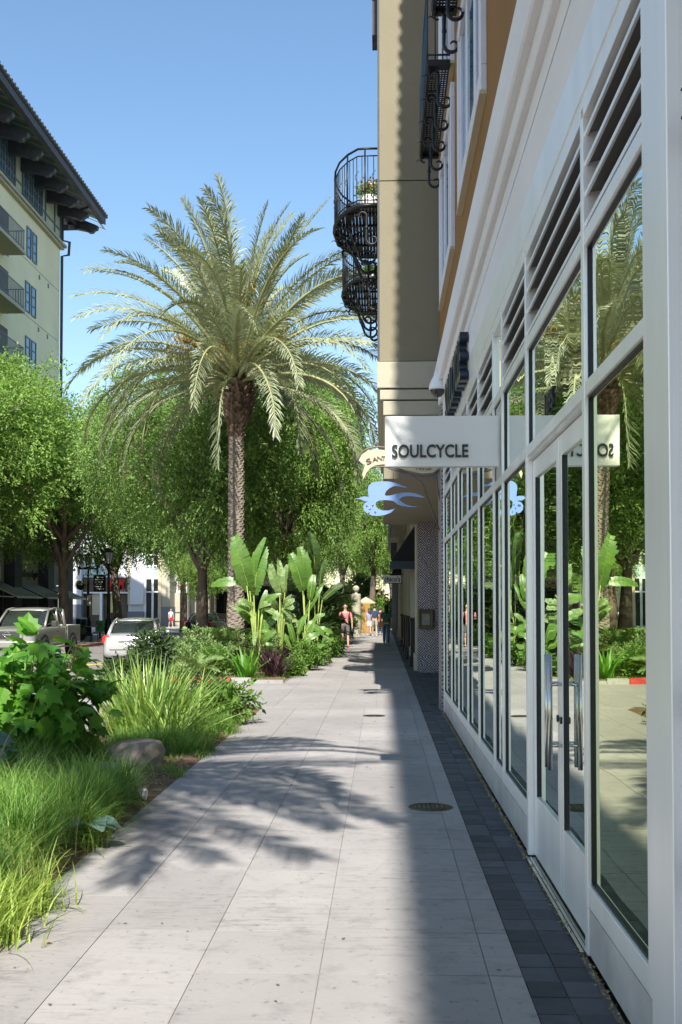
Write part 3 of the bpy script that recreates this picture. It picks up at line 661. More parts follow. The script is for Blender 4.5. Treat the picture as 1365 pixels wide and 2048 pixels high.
for y, lb in y0s:
    t = thing('planter_box', lb, 'planter', (.8, y, 0), group='tall black planters along the shop fronts')
    b_('box', 'black', [(.80, 1.14, y, y + .55, .28, 1.28), (.76, 1.145, y - .04, y + .59, 0, .279)], t, .01); b_('rim', 'black', [(.77, 1.145, y - .03, y + .58, 1.281, 1.36)], t, .01)
CY = 44.5
t = thing('oblong_sign', "small silver oblong hanging sign with black chico's lettering", 'shop sign', (at(803, 1158, CY).x, CY, 2.9))
a = at(767, 1166, CY); b = at(803, 1151, CY)
b_('panel', 'white', [(a.x, b.x, CY - .03, CY + .03, a.z, b.z)], t); b_('frame', 'black', [(a.x - .02, b.x + .03, CY - .025, CY - .0, a.z - .03, a.z - .001), (b.x + .001, b.x + .03, CY - .025, CY + .03, a.z, b.z + .02), (.2, 1.0, CY - .01, CY + .01, b.z + .05, b.z + .08)], t)
c = (a + b) / 2; text('lettering', "chico's", .3, (c.x, CY - .04, c.z - .01), FY, 'ltxt', t, .005, .004, width=(b.x - a.x) * .88)
# pots and chair on the balconies
def flowers(mb_l, c, r_, n, seed, size=.05, flat=.8):
    q = random.Random(seed)
    for i in range(n):
        v = Vector((q.gauss(0, 1), q.gauss(0, 1), q.gauss(0, 1))).normalized() * r_ * q.uniform(.35, 1); v.z *= flat
        leafq(mb_l, Vector(c) + v, size * q.uniform(.7, 1.4), size * .6, q)
def leafq(mb, c, L, Wd, q, d=None, fold=.15):
    d = d or Vector((q.gauss(0, 1), q.gauss(0, 1), q.gauss(.15, .8)))
    d = d.normalized(); s_ = d.cross(Vector((q.gauss(0, 1), q.gauss(0, 1), q.gauss(0, 1)))).normalized()
    mb.add([c, c + d * L * .5 + s_ * Wd * .5, c + d * L, c + d * L * .5 - s_ * Wd * .5], [(0, 1, 2, 3)])
for (y, lb, sc_) in ((19.45, 'white balcony pot full of pink and green flowers, on the nearer curved balcony', 1.0), (23.7, 'small white pot with a green plant on the farther curved balcony', .75)):
    t = thing('flower_pot', lb, 'flower pot', (-.22, y, 8.84)); r_ = .19 * sc_
    mb = MB(); mb.lathe([(.0, 0), (r_ * .7, 0), (r_, r_ * .8), (r_ * .98, r_ * 1.6), (r_ * .85, r_ * 1.6), (0, r_ * 1.5)], n=20); mb.build('pot', 'terr', t, local=True)
    mb = MB(); flowers(mb, (-.0, 0, r_ * 2.2), r_ * 1.5, 420, 4, .07); mb.build('foliage', 'paleg', t, local=True)
    if sc_ == 1.0:
        mb = MB(); flowers(mb, (0, 0, r_ * 2.7), r_ * 1.15, 160, 5, .06); mb.build('blossom', 'pinkf', t, local=True)
t = thing('balcony_chair', 'dark blue chair behind the railing of the nearer curved balcony', 'chair', (-.45, 20.3, 8.84))
mb = MB(); mb.box(-.22, .18, -.22, .22, .40, .46); mb.build('seat', 'navy', t, local=True)
mb = MB(); mb.obox((.16, 0, .68), (.03, .42, .42), ry=R(12)); mb.build('backrest', 'navy', t, local=True)
for sx_ in (-.19, .15):
    for sy in (-.19, .19): mb = MB(); mb.tube([(sx_, sy, 0), (sx_, sy, .40)], .015, 6); mb.build('leg', 'navy', t, local=True)
# ================================================================ LEFT BUILDING (tall, beige, timber eaves)
LX = -20.0; YC = atX(119, 600, LX).y
lb = thing('apartment_building', 'tall beige building at the upper left with dark timber eaves and brackets', 'building', (LX, YC, 0))
ZE = 26.2
def lbox(name, mat, boxes, parent=lb, bev=0): return b_(name, mat, boxes, parent, bev)
lbox('wall', 'leftw', [(LX - 14, LX, 20, YC, 5.0, 18.05), (LX - 14, LX, 20, YC, 18.09, 21.2), (LX - 14, LX, 20, YC, 21.24, 23.9)])
lbox('cornice', 'cream', [(LX - 14, LX + .22, 20, YC + .22, 23.91, 24.05), (LX - 14, LX + .34, 20, YC + .34, 24.06, 24.22), (LX - 14, LX + .16, 20, YC + .16, 24.23, 24.38)])
lbox('top_storey', 'panelg', [(LX - 14, LX + .02, 20, YC, 24.39, 27.2)])
tr = MB()
for z0, z1 in ((24.4, 24.55), (25.0, 25.12), (26.85, 27.1)): tr.box(LX + .021, LX + .07, 20, YC + .02, z0, z1)
for y in [YC - .12, YC - 1.3, YC - 3.1, YC - 8.4, YC - 8.9 + .0, YC - 12.6, YC - 13.4, YC - 17]: tr.box(LX + .022, LX + .09, y, y + .12, 24.55, 26.85)
tr.build('trim', 'slateb', lb)
for ya, yb in ((YC - 7.1, YC - 3.75), (YC - 11.7, YC - 8.3 - .1), (YC - 16.3, YC - 13.0)):
    mb = MB(); z0, z1 = 24.62, 26.5; n = 8
    for i in range(n + 1): yy = ya + (yb - ya) * i / n; mb.box(LX + .03, LX + .12, yy - (.06 if i % 2 == 0 else .025), yy + (.06 if i % 2 == 0 else .025), z0, z1)
    for i in range(5): zz = z0 + (z1 - z0) * i / 4; mb.box(LX + .03, LX + .10, ya, yb, zz - .03, zz + .03)
    w_ = mb.build('window', 'slateb', lb)
    lbox('pane', 'glassb', [(LX + .022, LX + .04, ya, yb, z0, z1)], w_)
def lwin(pa, pb, zt, zb, n=2):
    ya, yb = atX(pa, 500, LX).y, atX(pb, 500, LX).y; gap = (yb - ya) * .06
    for i in range(n):
        y0 = ya + (yb - ya) * i / n + gap; y1 = ya + (yb - ya) * (i + 1) / n - gap; mb = MB()
        mb.box(LX - .02, LX + .06, y0, y0 + .08, zb, zt); mb.box(LX - .02, LX + .06, y1 - .08, y1, zb, zt)
        for q in range(4): zz = zb + (zt - zb - .06) * q / 3; mb.box(LX - .02, LX + .05, y0 + .08, y1 - .08, zz, zz + .06)
        w_ = mb.build('window', 'slateb', lb); lbox('pane', 'glassb', [(LX + .005, LX + .025, y0 + .06, y1 - .06, zb, zt)], w_)
lwin(51, 74, 23.15, 21.45); lwin(49, 73, 20.0, 18.3); lwin(50, 74, 16.9, 15.2)
lbox('vent', 'slateb', [(LX, LX + .03, atX(p_, 500, LX).y, atX(p_, 500, LX).y + .18, z - .2, z + .05) for p_, z in ((78, 21.0), (96, 21.0), (77, 17.9), (95, 17.9))])
for z in (20.2, 17.1, 14.0):
    y1 = 55.4; y0 = 49.6
    mb = MB(); mb.box(LX, LX + 1.25, y0, y1, z, z + .2); f_ = mb.build('balcony', 'cream', lb, bevel=.02)
    mb = MB()
    for zz in (.3, 1.25): mb.box(LX + 1.18, LX + 1.21, y0 + .05, y1 - .05, z + zz, z + zz + .04); mb.box(LX, LX + 1.2, y1 - .09, y1 - .05, z + zz, z + zz + .04)
    y = y0 + .1
    while y < y1: mb.box(LX + 1.185, LX + 1.205, y, y + .02, z + .2, z + 1.27); y += .13
    x = LX + .1
    while x < LX + 1.15: mb.box(x, x + .02, y1 - .08, y1 - .06, z + .2, z + 1.27); x += .13
    mb.build('railing', 'slateb', f_)
    lbox('recess_shade', 'shadeg', [(LX - .01, LX + .012, y0 + .6, y1 + .9, z + .22, z + 2.5)])  # flat dark panel on the wall, painted shade of the balcony opening
ev = MB(); XO = LX + 2.15
ev.prism([(LX + .02, 27.21), (XO, ZE + .12), (XO + .1, ZE + .3), (LX + .02, 27.55)], lambda u, v, s_: (u, 20 if s_ == 0 else YC + 2.0, v)); ev.build('soffit', 'slateb', lb)
lbox('fascia', 'darkbr', [(XO + .101, XO + .18, 20, YC + 2.06, ZE - .05, ZE + .36), (XO - .16, XO + .099, 20, YC + 2.03, ZE - .02, ZE + .07)])
mb = MB(); mb.prism([(XO + .22, ZE + .37), (XO + .3, ZE + .47), (LX - 6, 31.2), (LX - 6, 31)], lambda u, v, s_: (u, 20 if s_ == 0 else YC + 2.2, v))
y = 20.2
while y < YC + 2.1: mb.tube([(XO + .34, y, ZE + .44), (LX - 5.8, y, 31.25)], .085, 6); y += .42
mb.build('roof', 'dgrey', lb)
for i in range(9):
    y = YC + 1.6 - i * 2.25 - (0 if i < 1 else .0); mb = MB()
    mb.prism([(LX, 26.75), (LX + 1.75, 26.02), (LX + 1.95, 25.92), (LX + 1.9, 25.72), (LX + 1.72, 25.66), (LX + 1.62, 25.52), (LX + 1.4, 25.50), (LX + 1.2, 25.62), (LX + .6, 25.75), (LX, 25.8)], lambda u, v, s_: (u, y + .34 * s_, v)); mb.build('eave_bracket', 'darkbr', lb, bevel=.02)
    mb = MB()
    def sp(u, w_): return (LX + u, y + w_, 27.2 - (u / 2.13) * .89 - .035)
    for (u0, u1, w0, w1) in ((.45, .62, .62, 1.98), (1.78, 1.95, .62, 1.98), (.62, 1.78, .62, .82), (.62, 1.78, 1.78, 1.98)):
        mb.add([sp(u0, w0), sp(u1, w0), sp(u1, w1), sp(u0, w1)], [(0, 1, 2, 3)])
    mb.build('soffit_panel', 'cream', lb)
mb = MB(); mb.box(LX - 3, LX + .6, YC + .05, YC + 1.9, 25.9, 26.3); mb.obox((LX + .3, YC + .95, 25.6), (.4, 1.9, .35), rx=R(20)); mb.build('end_beam', 'darkbr', lb)
mb = MB(); mb.tube([(LX + .1, YC + .12, 5), (LX + .1, YC + .12, 23.5), (LX + .5, YC + .2, 23.6), (LX + .55, YC + .2, 24.4), (LX + .12, YC + .12, 24.5), (LX + .12, YC + .12, 26.0), (LX + 1.9, YC - .6, 26.3)], .09, 6); mb.build('downpipe', 'darkbr', lb)
# storefronts below
lbox('shopfront_wall', 'cream', [(LX - 14, LX - .05, 20, YC, 0, 4.99)])
for y0, y1 in ((40, 44.2), (45, 49), (50.3, 55.9), (58.2, 61.6), (63.2, 65.6)):
    lbox('shop_opening', 'room', [(LX - .04, LX + .01, y0, y1, 0, 2.75)])
    lbox('frieze_panel', 'cream', [(LX - .04, LX + .03, y0, y1, 3.0, 4.95), (LX + .031, LX + .08, y0 + .25, y1 - .25, 4.0, 4.1)])
for y in (44.3, 49.1, 56.2, 61.9, 65.8): lbox('stone_column', 'dgrey', [(LX - .04, LX + .55, y, y + 1.15, 0, 5.2)])
lbox('shutter', 'leftw', [(LX + .031, LX + .09, 51.2, 53.0, 3.1, 3.95), (LX + .031, LX + .09, 53.2, 55.4, 3.1, 3.95)])
aw = [(46.6, 49.2, 'slatted pale awning at the far left edge behind the truck'), (53.2, 56.9, 'slatted pale awning above the truck hood, left of the dark column'), (58.0, 61.4, 'slatted pale awning above the truck roof, right of the dark column'), (62.6, 65.4, 'slatted pale awning mostly hidden by the tree trunk')]
for y0, y1, lbl in aw:
    t = thing('slat_awning', lbl, 'awning', (LX, y0, 2.2), group='slatted awnings on the left shops')
    mb = MB(); n = 6; za, zb = 2.95, 2.18; xa, xb = LX + .03, LX + 1.75
    for i in range(n + 1): yy = y0 + (y1 - y0) * i / n; mb.tube([(xa, yy, za), (xb, yy, zb)], .035, 4)
    mb.box(xb - .02, xb + .05, y0, y1, zb - .06, zb + .05); mb.tube([(xa, y0, 2.25), (xb - .2, y0, zb)], .03, 4); mb.tube([(xa, y1, 2.25), (xb - .2, y1, zb)], .03, 4); mb.build('frame', 'white', t)
    mb = MB(); mb.add([(xa, y0, za - .02), (xb, y0, zb - .02), (xb, y1, zb - .02), (xa, y1, za - .02)], [(0, 1, 2, 3)]); mb.build('canvas', 'dgrey', t)
text('script_sign', 'anthropologie', .62, (LX + .06, 59.9, 3.55), FPX, 'ltxt', lb, .02, .006, width=3.0, shear=.4)
# ================================================================ WHITE STORE (far left, behind the trees)
HY = atX(341, 1250, -18.3).y
hs = thing('white_store', 'white two-storey corner store with red H&M letters over its doors', 'building', (-18.3, HY, 0))
def hx(px): return at(px, 1200, HY).x
def hz_(py): return at(250, py, HY).z
def hb(name, mat, boxes, parent=hs, bev=0): return b_(name, mat, boxes, parent, bev)
hb('wall', 'white2', [(-60, hx(323), HY, HY + 10, hz_(1155), 12.5), (-60, hx(124), HY, HY + 10, 0, hz_(1155) - .001), (hx(257), hx(290), HY - .02, HY + 10, 0, hz_(1155) - .001)])
hb('wall', 'cream', [(hx(323), hx(341), HY - .3, HY + 28, .0, 12.5)])
hb('pier', 'white2', [(hx(142), hx(165), HY - .35, HY - .001, 1.9, 12), (hx(258), hx(289), HY - .35, HY - .021, 1.9, 12)], hs, .02)
hb('pier_base', 'grey', [(hx(141), hx(166), HY - .42, HY - .001, 0, 1.3), (hx(142), hx(165), HY - .38, HY - .001, 1.31, 1.89), (hx(257.5), hx(289.5), HY - .42, HY - .021, 0, 1.3), (hx(322), hx(342), HY - .36, HY + 26, 0, 1.7)])
hb('pier_edge', 'cr2', [(hx(142) - .02, hx(145), HY - .40, HY - .351, 1.9, 12), (hx(257.5), hx(261), HY - .40, HY - .351, 1.9, 12), (hx(318), hx(324), HY - .4, HY - .301, 0, 12)])
def hwin(x0, x1, zs, spand, cols_):
    mb = MB(); n = cols_
    for i in range(n + 1): xx = x0 + (x1 - x0) * i / n; mb.box(xx - .09, xx + .09, HY - .14, HY - .03, zs[0], zs[-1])
    for z in zs: mb.box(x0, x1, HY - .12, HY - .03, z - .06, z + .06)
    w_ = mb.build('window', 'white', hs)
    for a, b in zip(zs, zs[1:]):
        sp_ = any(abs(a - q) < .01 for q in spand)
        hb('spandrel' if sp_ else 'pane', 'aqua' if sp_ else 'carglass', [(x0, x1, HY - .075, HY - .031, a, b)], w_)
z1 = [0, hz_(1184), hz_(1157), hz_(1132), hz_(1110), 8.3, 10.5]
hwin(hx(125), hx(141), [0, hz_(1182), hz_(1155), hz_(1132), hz_(1120), 7.2, 9], [hz_(1182), hz_(1155), 7.2], 1)
hwin(hx(291), hx(321), z1, [z1[2], 8.3], 2)
hb('spandrel', 'aqua', [(hx(167), hx(201), HY - .05, HY - .001, hz_(1154), hz_(1132))]); hb('upper_window', 'carglass', [(hx(226 + k * 9), hx(231 + k * 9), HY - .05, HY - .001, hz_(1128), hz_(1112)) for k in (0, 1.3)])
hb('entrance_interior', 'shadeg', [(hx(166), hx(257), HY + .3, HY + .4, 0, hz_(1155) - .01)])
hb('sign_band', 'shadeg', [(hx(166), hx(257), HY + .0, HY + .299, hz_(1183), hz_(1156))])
hb('door_rail', 'white', [(hx(166), hx(257), HY - .1, HY - .001, hz_(1187), hz_(1184)), (hx(200), hx(205), HY - .12, HY + .29, 0, hz_(1187))])
hb('shop_display', 'cr2', [(hx(184), hx(198), HY + .1, HY + .28, 1.0, 3.1)])
hb('notice', 'ybrd', [(hx(221), hx(233), HY + .1, HY + .28, 1.2, 3.2)])
for i in range(7): z = 2.95 - i * .2; hb('notice_line', 'ltxt', [(hx(223), hx(231 - (i % 3)), HY + .09, HY + .099, z, z + .05)]) if i in (0, 1, 3, 4) else None
text('sign_lettering', 'H&M', 1.4, (hx(233), HY - .14, (hz_(1160) + hz_(1181)) / 2), FY, 'redt', hs, .08, .05, width=hx(249) - hx(218), shear=.35)
text('sign_lettering', 'H&M', .5, (hx(226), HY - .14, hz_(1163)), FY, 'redt', hs, .02, .02) if False else None
text('house_number', '3060', .42, (hx(240), HY - .02, hz_(1182)), FY, 'white', hs, .02, .0)
for i in range(6):
    y = HY + 2 + i * 4; hb('side_pilaster', 'beiged' if i % 2 else 'cream', [(hx(341), hx(341) + .45, y, y + .9, 0, 12.4)]); hb('side_window', 'carglass', [(hx(341), hx(341) + .06, y + 1.1, y + 3.6, .6, 4.5), (hx(341), hx(341) + .06, y + 1.1, y + 3.6, 5.2, 10)])
t = thing('box_sign', 'square white projecting sign with slanted red H&M lettering on the corner store', 'shop sign', (hx(341), HY, 3.5))
a = at(354, 1186, HY - .5); b = at(375, 1163, HY - .5)
hb('panel', 'white', [(a.x, b.x, HY - .7, HY - .5, a.z, b.z)], t); hb('edge', 'dgrey', [(a.x - .12, a.x - .001, HY - .72, HY - .48, a.z, b.z)], t)
mb = MB(); mb.tube([(hx(341), HY - .6, b.z - .1), (a.x, HY - .6, b.z - .1)], .04, 5); mb.tube([(hx(341), HY - .6, a.z + .1), (a.x, HY - .6, a.z + .1)], .04, 5); mb.build('arm', 'dgrey', t)
text('lettering', 'H&M', .6, ((a.x + b.x) / 2, HY - .72, (a.z + b.z) / 2), FY, 'redt', t, .02, .015, width=(b.x - a.x) * .82, shear=.35)
# end-of-street block and bits
eb = thing('far_building', 'pale building closing the street beyond the round pillar, mostly behind trees', 'building', (2, 70, 0))
b_('wall', 'beige', [(.9, 12, 67, 95, 0, 9)], eb); b_('banner_post', 'grey', [(.6, .899, 66.2, 66.9, 0, 5.2)], eb)
fb = thing('far_block', 'grey stone block behind the trees in the middle distance', 'building', (-12, 118, 0)); b_('wall', 'beiged', [(-26, -8, 118, 130, 0, 10)], fb); b_('window_band', 'carglass', [(-25, -9, 117.95, 117.999, 1, 4)], fb)
kx = at(733, 1215, 70); t = thing('kiosk', 'small yellow kiosk with a tan roof behind the round pillar', 'kiosk', (kx.x, 70, 0))
b_('wall', 'orangew', [(kx.x - .30, kx.x + .25, 70, 71.2, 0, 1.9)], t); mb = MB(); mb.lathe([(.62, 1.9), (.62, 1.97), (.0, 2.35)], (kx.x - .03, 70.6, 0), 4, smooth=False); mb.build('roof', 'cr2', t)
# ================================================================ round stone pillar
pp = gr(716, 1270); t = thing('stone_pillar', 'round banded white stone pillar topped with a ball at the far end of the planting', 'pillar', (pp.x, 60.5, 0)); r_ = .27
mb = MB(); pr = [(r_ * 1.12, 0), (r_ * 1.12, .14), (r_, .16), (r_, .85)]
for i in range(6): z = .85 + i * .245; pr += [(r_, z), (r_ * .965, z + .008), (r_ * .965, z + .028), (r_, z + .036)]
pr += [(r_, 2.33), (r_ * .9, 2.42), (0, 2.43)]; mb.lathe(pr, n=20, smooth=False); mb.build('shaft', 'cream', t, local=True)
mb = MB(); mb.lathe([(.10, 2.43), (.07, 2.50), (.1, 2.54)], n=12); mb.ball((0, 0, 2.70), .19, 14); mb.build('ball', 'cream', t, local=True)
# ================================================================ VEHICLES
def wheel(parent, x, y, r_, w_, side):
    mb = MB(); pr = [(r_ * .62, -w_ / 2), (r_ * .92, -w_ / 2), (r_, -w_ * .38), (r_, w_ * .38), (r_ * .92, w_ / 2), (r_ * .62, w_ / 2)]
    mb.lathe(pr, n=24); v = [(x + q[2], y + q[0], r_ + q[1]) for q in mb.v]; mb.v = v
    wh = mb.build('wheel', 'tyre', parent, local=True)
    mb = MB(); s_ = side
    mb.lathe([(r_ * .63, 0), (r_ * .60, .03), (r_ * .52, .0)], n=24)
    for k in range(6):
        a = k * PI / 3; mb.obox((math.cos(a) * r_ * .33, math.sin(a) * r_ * .33, .015), (r_ * .5, r_ * .17, .03), rz=a)
    mb.lathe([(r_ * .14, .0), (r_ * .13, .05), (0, .055)], n=12); mb.lathe([(r_ * .6, -.04), (0, -.04)], n=20)
    mb.v = [(x + s_ * (w_ / 2 - .03 + q[2]), y + q[0], r_ + q[1]) for q in mb.v]; mb.build('rim', 'rim', wh, local=True)
def loft(mb, secs, close=True, m=0, smooth=True):
    """secs: list of (y, [(x, z) half profile from centre-bottom round to centre-top])"""
    rings = []
    for y, pf in secs:
        full = [(x, y, z) for x, z in pf] + [(-x, y, z) for x, z in reversed(pf) if x > 1e-4]
        rings.append(full)
    n = len(rings[0]); vs = [p for r__ in rings for p in r__]
    fs = [(i * n + j, i * n + (j + 1) % n, (i + 1) * n + (j + 1) % n, (i + 1) * n + j) for i in range(len(rings) - 1) for j in range(n)]
    fs += [tuple(reversed(range(n))), tuple((len(rings) - 1) * n + j for j in range(n))]
    mb.add(vs, fs, m, smooth)
def subd(o, lv=2):
    s_ = o.modifiers.new('subdivision', 'SUBSURF'); s_.levels = lv; s_.render_levels = lv
def sedan(name, label, loc, rz, paint, plate=True):
    t = thing(name, label, 'car', loc, rz)
    W = .86; mb = MB()          # local: +y forward, rear at y=-2.25
    def sec(y, w, zb, zm, zt, crown): return (y, [(0, zb), (w * .9, zb), (w, zb + .12), (w * 1.0, zm), (w * .955, zt), (w * .8, zt + crown * .7), (0, zt + crown)])
    S = [sec(-2.27, W * .80, .34, .55, .78, .02), sec(-2.22, W * .93, .26, .58, .92, .03), sec(-2.0, W * .985, .22, .60, .95, .06), sec(-1.5, W, .22, .6, .94, .07), sec(-.6, W, .2, .6, .92, .06), sec(.5, W, .2, .6, .91, .05), sec(1.2, W, .22, .6, .88, .06), sec(1.8, W * .97, .22, .55, .78, .06), sec(2.15, W * .88, .26, .5, .66, .04), sec(2.25, W * .72, .32, .46, .58, .02)]
    loft(mb, S); body = mb.build('body', paint, t, local=True); subd(body)
    G = MB()
    def gs(y, w, z0, wt, zt): return (y, [(0, z0), (w, z0), (w * .5 + wt * .5, (z0 + zt) / 2), (wt, zt - .05), (wt * .86, zt), (0, zt + .015)])
    loft(G, [gs(-1.72, .70, .88, .66, .98), gs(-1.45, .74, .9, .60, 1.19), gs(-1.02, .76, .9, .58, 1.38), (gs(-.2, .77, .9, .60, 1.43)), gs(.35, .77, .9, .58, 1.37), gs(.9, .76, .9, .60, 1.08), gs(1.25, .72, .86, .66, .93)])
    cab = G.build('cabin_glass', 'carglass', t, local=True); subd(cab)
    Rf = MB(); loft(Rf, [(-1.12, [(0, 1.36), (.50, 1.34), (.56, 1.32), (.50, 1.375), (0, 1.402)]), (-.6, [(0, 1.38), (.55, 1.38), (.615, 1.36), (.55, 1.425), (0, 1.45)]), (0, [(0, 1.38), (.55, 1.38), (.615, 1.36), (.55, 1.425), (0, 1.455)]), (.36, [(0, 1.36), (.5, 1.34), (.575, 1.33), (.5, 1.39), (0, 1.41)])]); subd(Rf.build('roof', paint, t, local=True))
    for s_ in (-1, 1):
        P = MB(); P.tube([(s_ * .60, -1.08, 1.36), (s_ * .66, -1.4, 1.2), (s_ * .715, -1.78, .93)], [.045, .05, .06], 6); P.tube([(s_ * .60, .33, 1.36), (s_ * .67, .85, 1.1), (s_ * .74, 1.2, .90)], .03, 6); P.tube([(s_ * .625, -.25, 1.40), (s_ * .775, -.25, .90)], .025, 6); P.tube([(s_ * .60, -1.08, 1.37), (s_ * .635, -.3, 1.42), (s_ * .60, .33, 1.37)], .028, 6); P.build('pillar', paint, t, local=True)
        q = MB(); q.prism([(.50, .66), (.84, .62), (.885, .74), (.87, .93), (.72, .97), (.54, .90)], lambda u, v, k: (s_ * u, -2.19 - .10 * (1 - k) + max(0, u - .55) * .45, v)); subd(q.build('tail_light', 'tail', t, local=True), 1)
        q = MB(); q.ball((s_ * .88, .75, .98), (.09, .06, .06), 10); q.build('mirror', paint, t, local=True)
        for y in (-1.35, 1.35):
            q = MB(); q.lathe([(.36, 0), (.0, 0)], n=24); q.v = [(s_ * (W + .004) , y + a_, .33 + b_2) for a_, b_2, c_ in q.v]; q.build('wheel_arch', 'plastic', t, local=True)
            wheel(t, s_ * (W - .08), y, .31, .2, s_)
    q = MB(); q.box(-.62, .62, -2.285, -2.2, .50, .515); q.box(-.55, .55, -2.28, -2.1, .26, .33); q.build('bumper_trim', 'plastic', t, local=True)
    q = MB(); q.box(-.17, .17, -2.315, -2.301, .60, .72); q.build('plate', 'white', t, local=True)
    q = MB(); q.box(-.35, .35, -2.30, -2.27, .74, .775); q.build('trunk_trim', 'chrome', t, local=True)
    for s_ in (-.36, .36): q = MB(); q.ball((s_, -1.0, 1.03), (.13, .05, .11), 8); q.build('headrest', 'plastic', t, local=True)
    q = MB(); q.box(-.13, .13, -1.58, -1.50, 1.0, 1.03); q.build('brake_light', 'tail', t, local=True)
    return t
cr = at(258, 1300, 32.0); sedan('sedan_car', 'silver sedan seen from behind with red tail lights, partly behind dark flowering shrubs', (cr.x - .22, 34.2, -.12), R(7), 'silver')
dc_ = at(404, 1250, 64); sedan('sedan_car', 'dark sedan seen from behind in the distance beside the signpost', (dc_.x, 66, -.12), R(-6), 'dcar')
# pickup (nose towards the camera: local +y forward, turned 180 degrees)
def pickup(label, loc, rz):
    t = thing('pickup_truck', label, 'pickup truck', loc, rz); W = .92; paint = 'pewter'
    def sec(y, w, zb, zm, zt, crown): return (y, [(0, zb), (w * .92, zb), (w, zb + .10), (w, zm), (w * .98, zt - .06), (w * .92, zt), (w * .7, zt + crown), (0, zt + crown * 1.4)])
    mb = MB(); loft(mb, [sec(-.95, W, .45, .85, 1.12, .0), sec(-.9, W, .42, .85, 1.12, .0), sec(.6, W, .42, .85, 1.12, .01), sec(1.0, W, .42, .85, 1.12, .03), sec(1.9, W * .985, .42, .82, 1.08, .06), sec(2.45, W * .95, .42, .8, 1.02, .05), sec(2.6, W * .88, .46, .76, .96, .02)]); subd(mb.build('body', paint, t, local=True))
    mb = MB(); mb.box(-W, -W + .07, -2.6, -.96, .5, 1.14); mb.box(W - .07, W, -2.6, -.96, .5, 1.14); mb.box(-W + .07, W - .07, -2.6, -2.52, .5, 1.14); mb.box(-W + .07, W - .07, -2.52, -.96, .5, .6); mb.build('cargo_bed', paint, t, local=True, bevel=.03)
    def gs(y, w, z0, wt, zt): return (y, [(0, z0), (w, z0), (w * .5 + wt * .5, (z0 + zt) / 2), (wt, zt - .06), (wt * .88, zt), (0, zt + .015)])
    mb = MB(); loft(mb, [gs(-.86, .80, 1.08, .74, 1.62), gs(-.8, .83, 1.08, .72, 1.72), gs(-.2, .84, 1.08, .72, 1.76), gs(.55, .84, 1.08, .70, 1.72), gs(.85, .84, 1.08, .72, 1.52), gs(1.35, .82, 1.08, .76, 1.16)]); cb = mb.build('cabin_glass', 'carglass', t, local=True); subd(cb)
    mb = MB(); loft(mb, [(-.84, [(0, 1.70), (.6, 1.69), (.70, 1.66), (.62, 1.735), (0, 1.76)]), (-.2, [(0, 1.72), (.62, 1.72), (.74, 1.68), (.66, 1.775), (0, 1.80)]), (.5, [(0, 1.70), (.62, 1.7), (.73, 1.67), (.64, 1.75), (0, 1.775)]), (.68, [(0, 1.66), (.6, 1.65), (.70, 1.62), (.62, 1.69), (0, 1.71)])]); subd(mb.build('roof', paint, t, local=True))
    for s_ in (-1, 1):
        mb = MB(); mb.tube([(s_ * .72, .62, 1.68), (s_ * .77, .98, 1.42), (s_ * .83, 1.36, 1.12)], .045, 6); mb.tube([(s_ * .745, -.05, 1.74), (s_ * .85, -.05, 1.1)], .05, 6); mb.tube([(s_ * .74, -.82, 1.7), (s_ * .84, -.86, 1.1)], .07, 6); mb.tube([(s_ * .735, -.84, 1.71), (s_ * .745, 0, 1.75), (s_ * .72, .64, 1.68)], .035, 6); mb.build('pillar', paint, t, local=True)
        mb = MB(); mb.prism([(.50, .78), (.86, .80), (.88, .98), (.52, .96)], lambda u, v, k: (s_ * u, 2.66 - .12 * k - max(0, u - .6) * .35, v)); subd(mb.build('headlight', 'headl', t, local=True), 1)
        mb = MB(); mb.box(s_ * 1.05 - .1, s_ * 1.05 + .1, .95, 1.08, 1.12, 1.32); mb.build('mirror', 'plastic', t, local=True, bevel=.03)
        mb = MB(); mb.box(s_ * .93, s_ * 1.02, -.9, 1.0, .38, .43); mb.build('running_board', 'chrome', t, local=True)
        mb = MB(); mb.box(s_ * (W + .002), s_ * (W + .03), .18, .36, .93, .96); mb.build('door_handle', 'plastic', t, local=True)
        for y in (-1.62, 1.6):
            q = MB(); q.lathe([(.47, 0), (0, 0)], n=28); q.v = [(s_ * (W + .006), y + a_, .40 + b_2) for a_, b_2, c_ in q.v]; q.build('wheel_arch', 'plastic', t, local=True); wheel(t, s_ * (W - .07), y, .39, .25, s_)
    mb = MB(); mb.box(-.48, .48, 2.56, 2.66, .76, 1.0); mb.build('grille', 'plastic', t, local=True, bevel=.03)
    mb = MB(); mb.box(-.5, -.42, 2.60, 2.68, .78, 1.0); mb.box(.42, .5, 2.60, 2.68, .78, 1.0); mb.tube([(.10 * math.cos(2 * PI * i / 20), 2.68, .88 + .09 * math.sin(2 * PI * i / 20)) for i in range(21)], .015, 6, cap=False); mb.box(-.14, .14, 2.66, 2.69, .865, .895); mb.build('badge', 'chrome', t, local=True)
    mb = MB(); mb.box(-.92, .92, 2.5, 2.74, .44, .68); mb.build('bumper', paint, t, local=True, bevel=.05)
    return t
tk = at(140, 1300, 38.6); pickup('pewter pickup truck facing the camera at the left edge behind the lobed-leaf bush', (tk.x - .88, 37.2, -.12), PI)
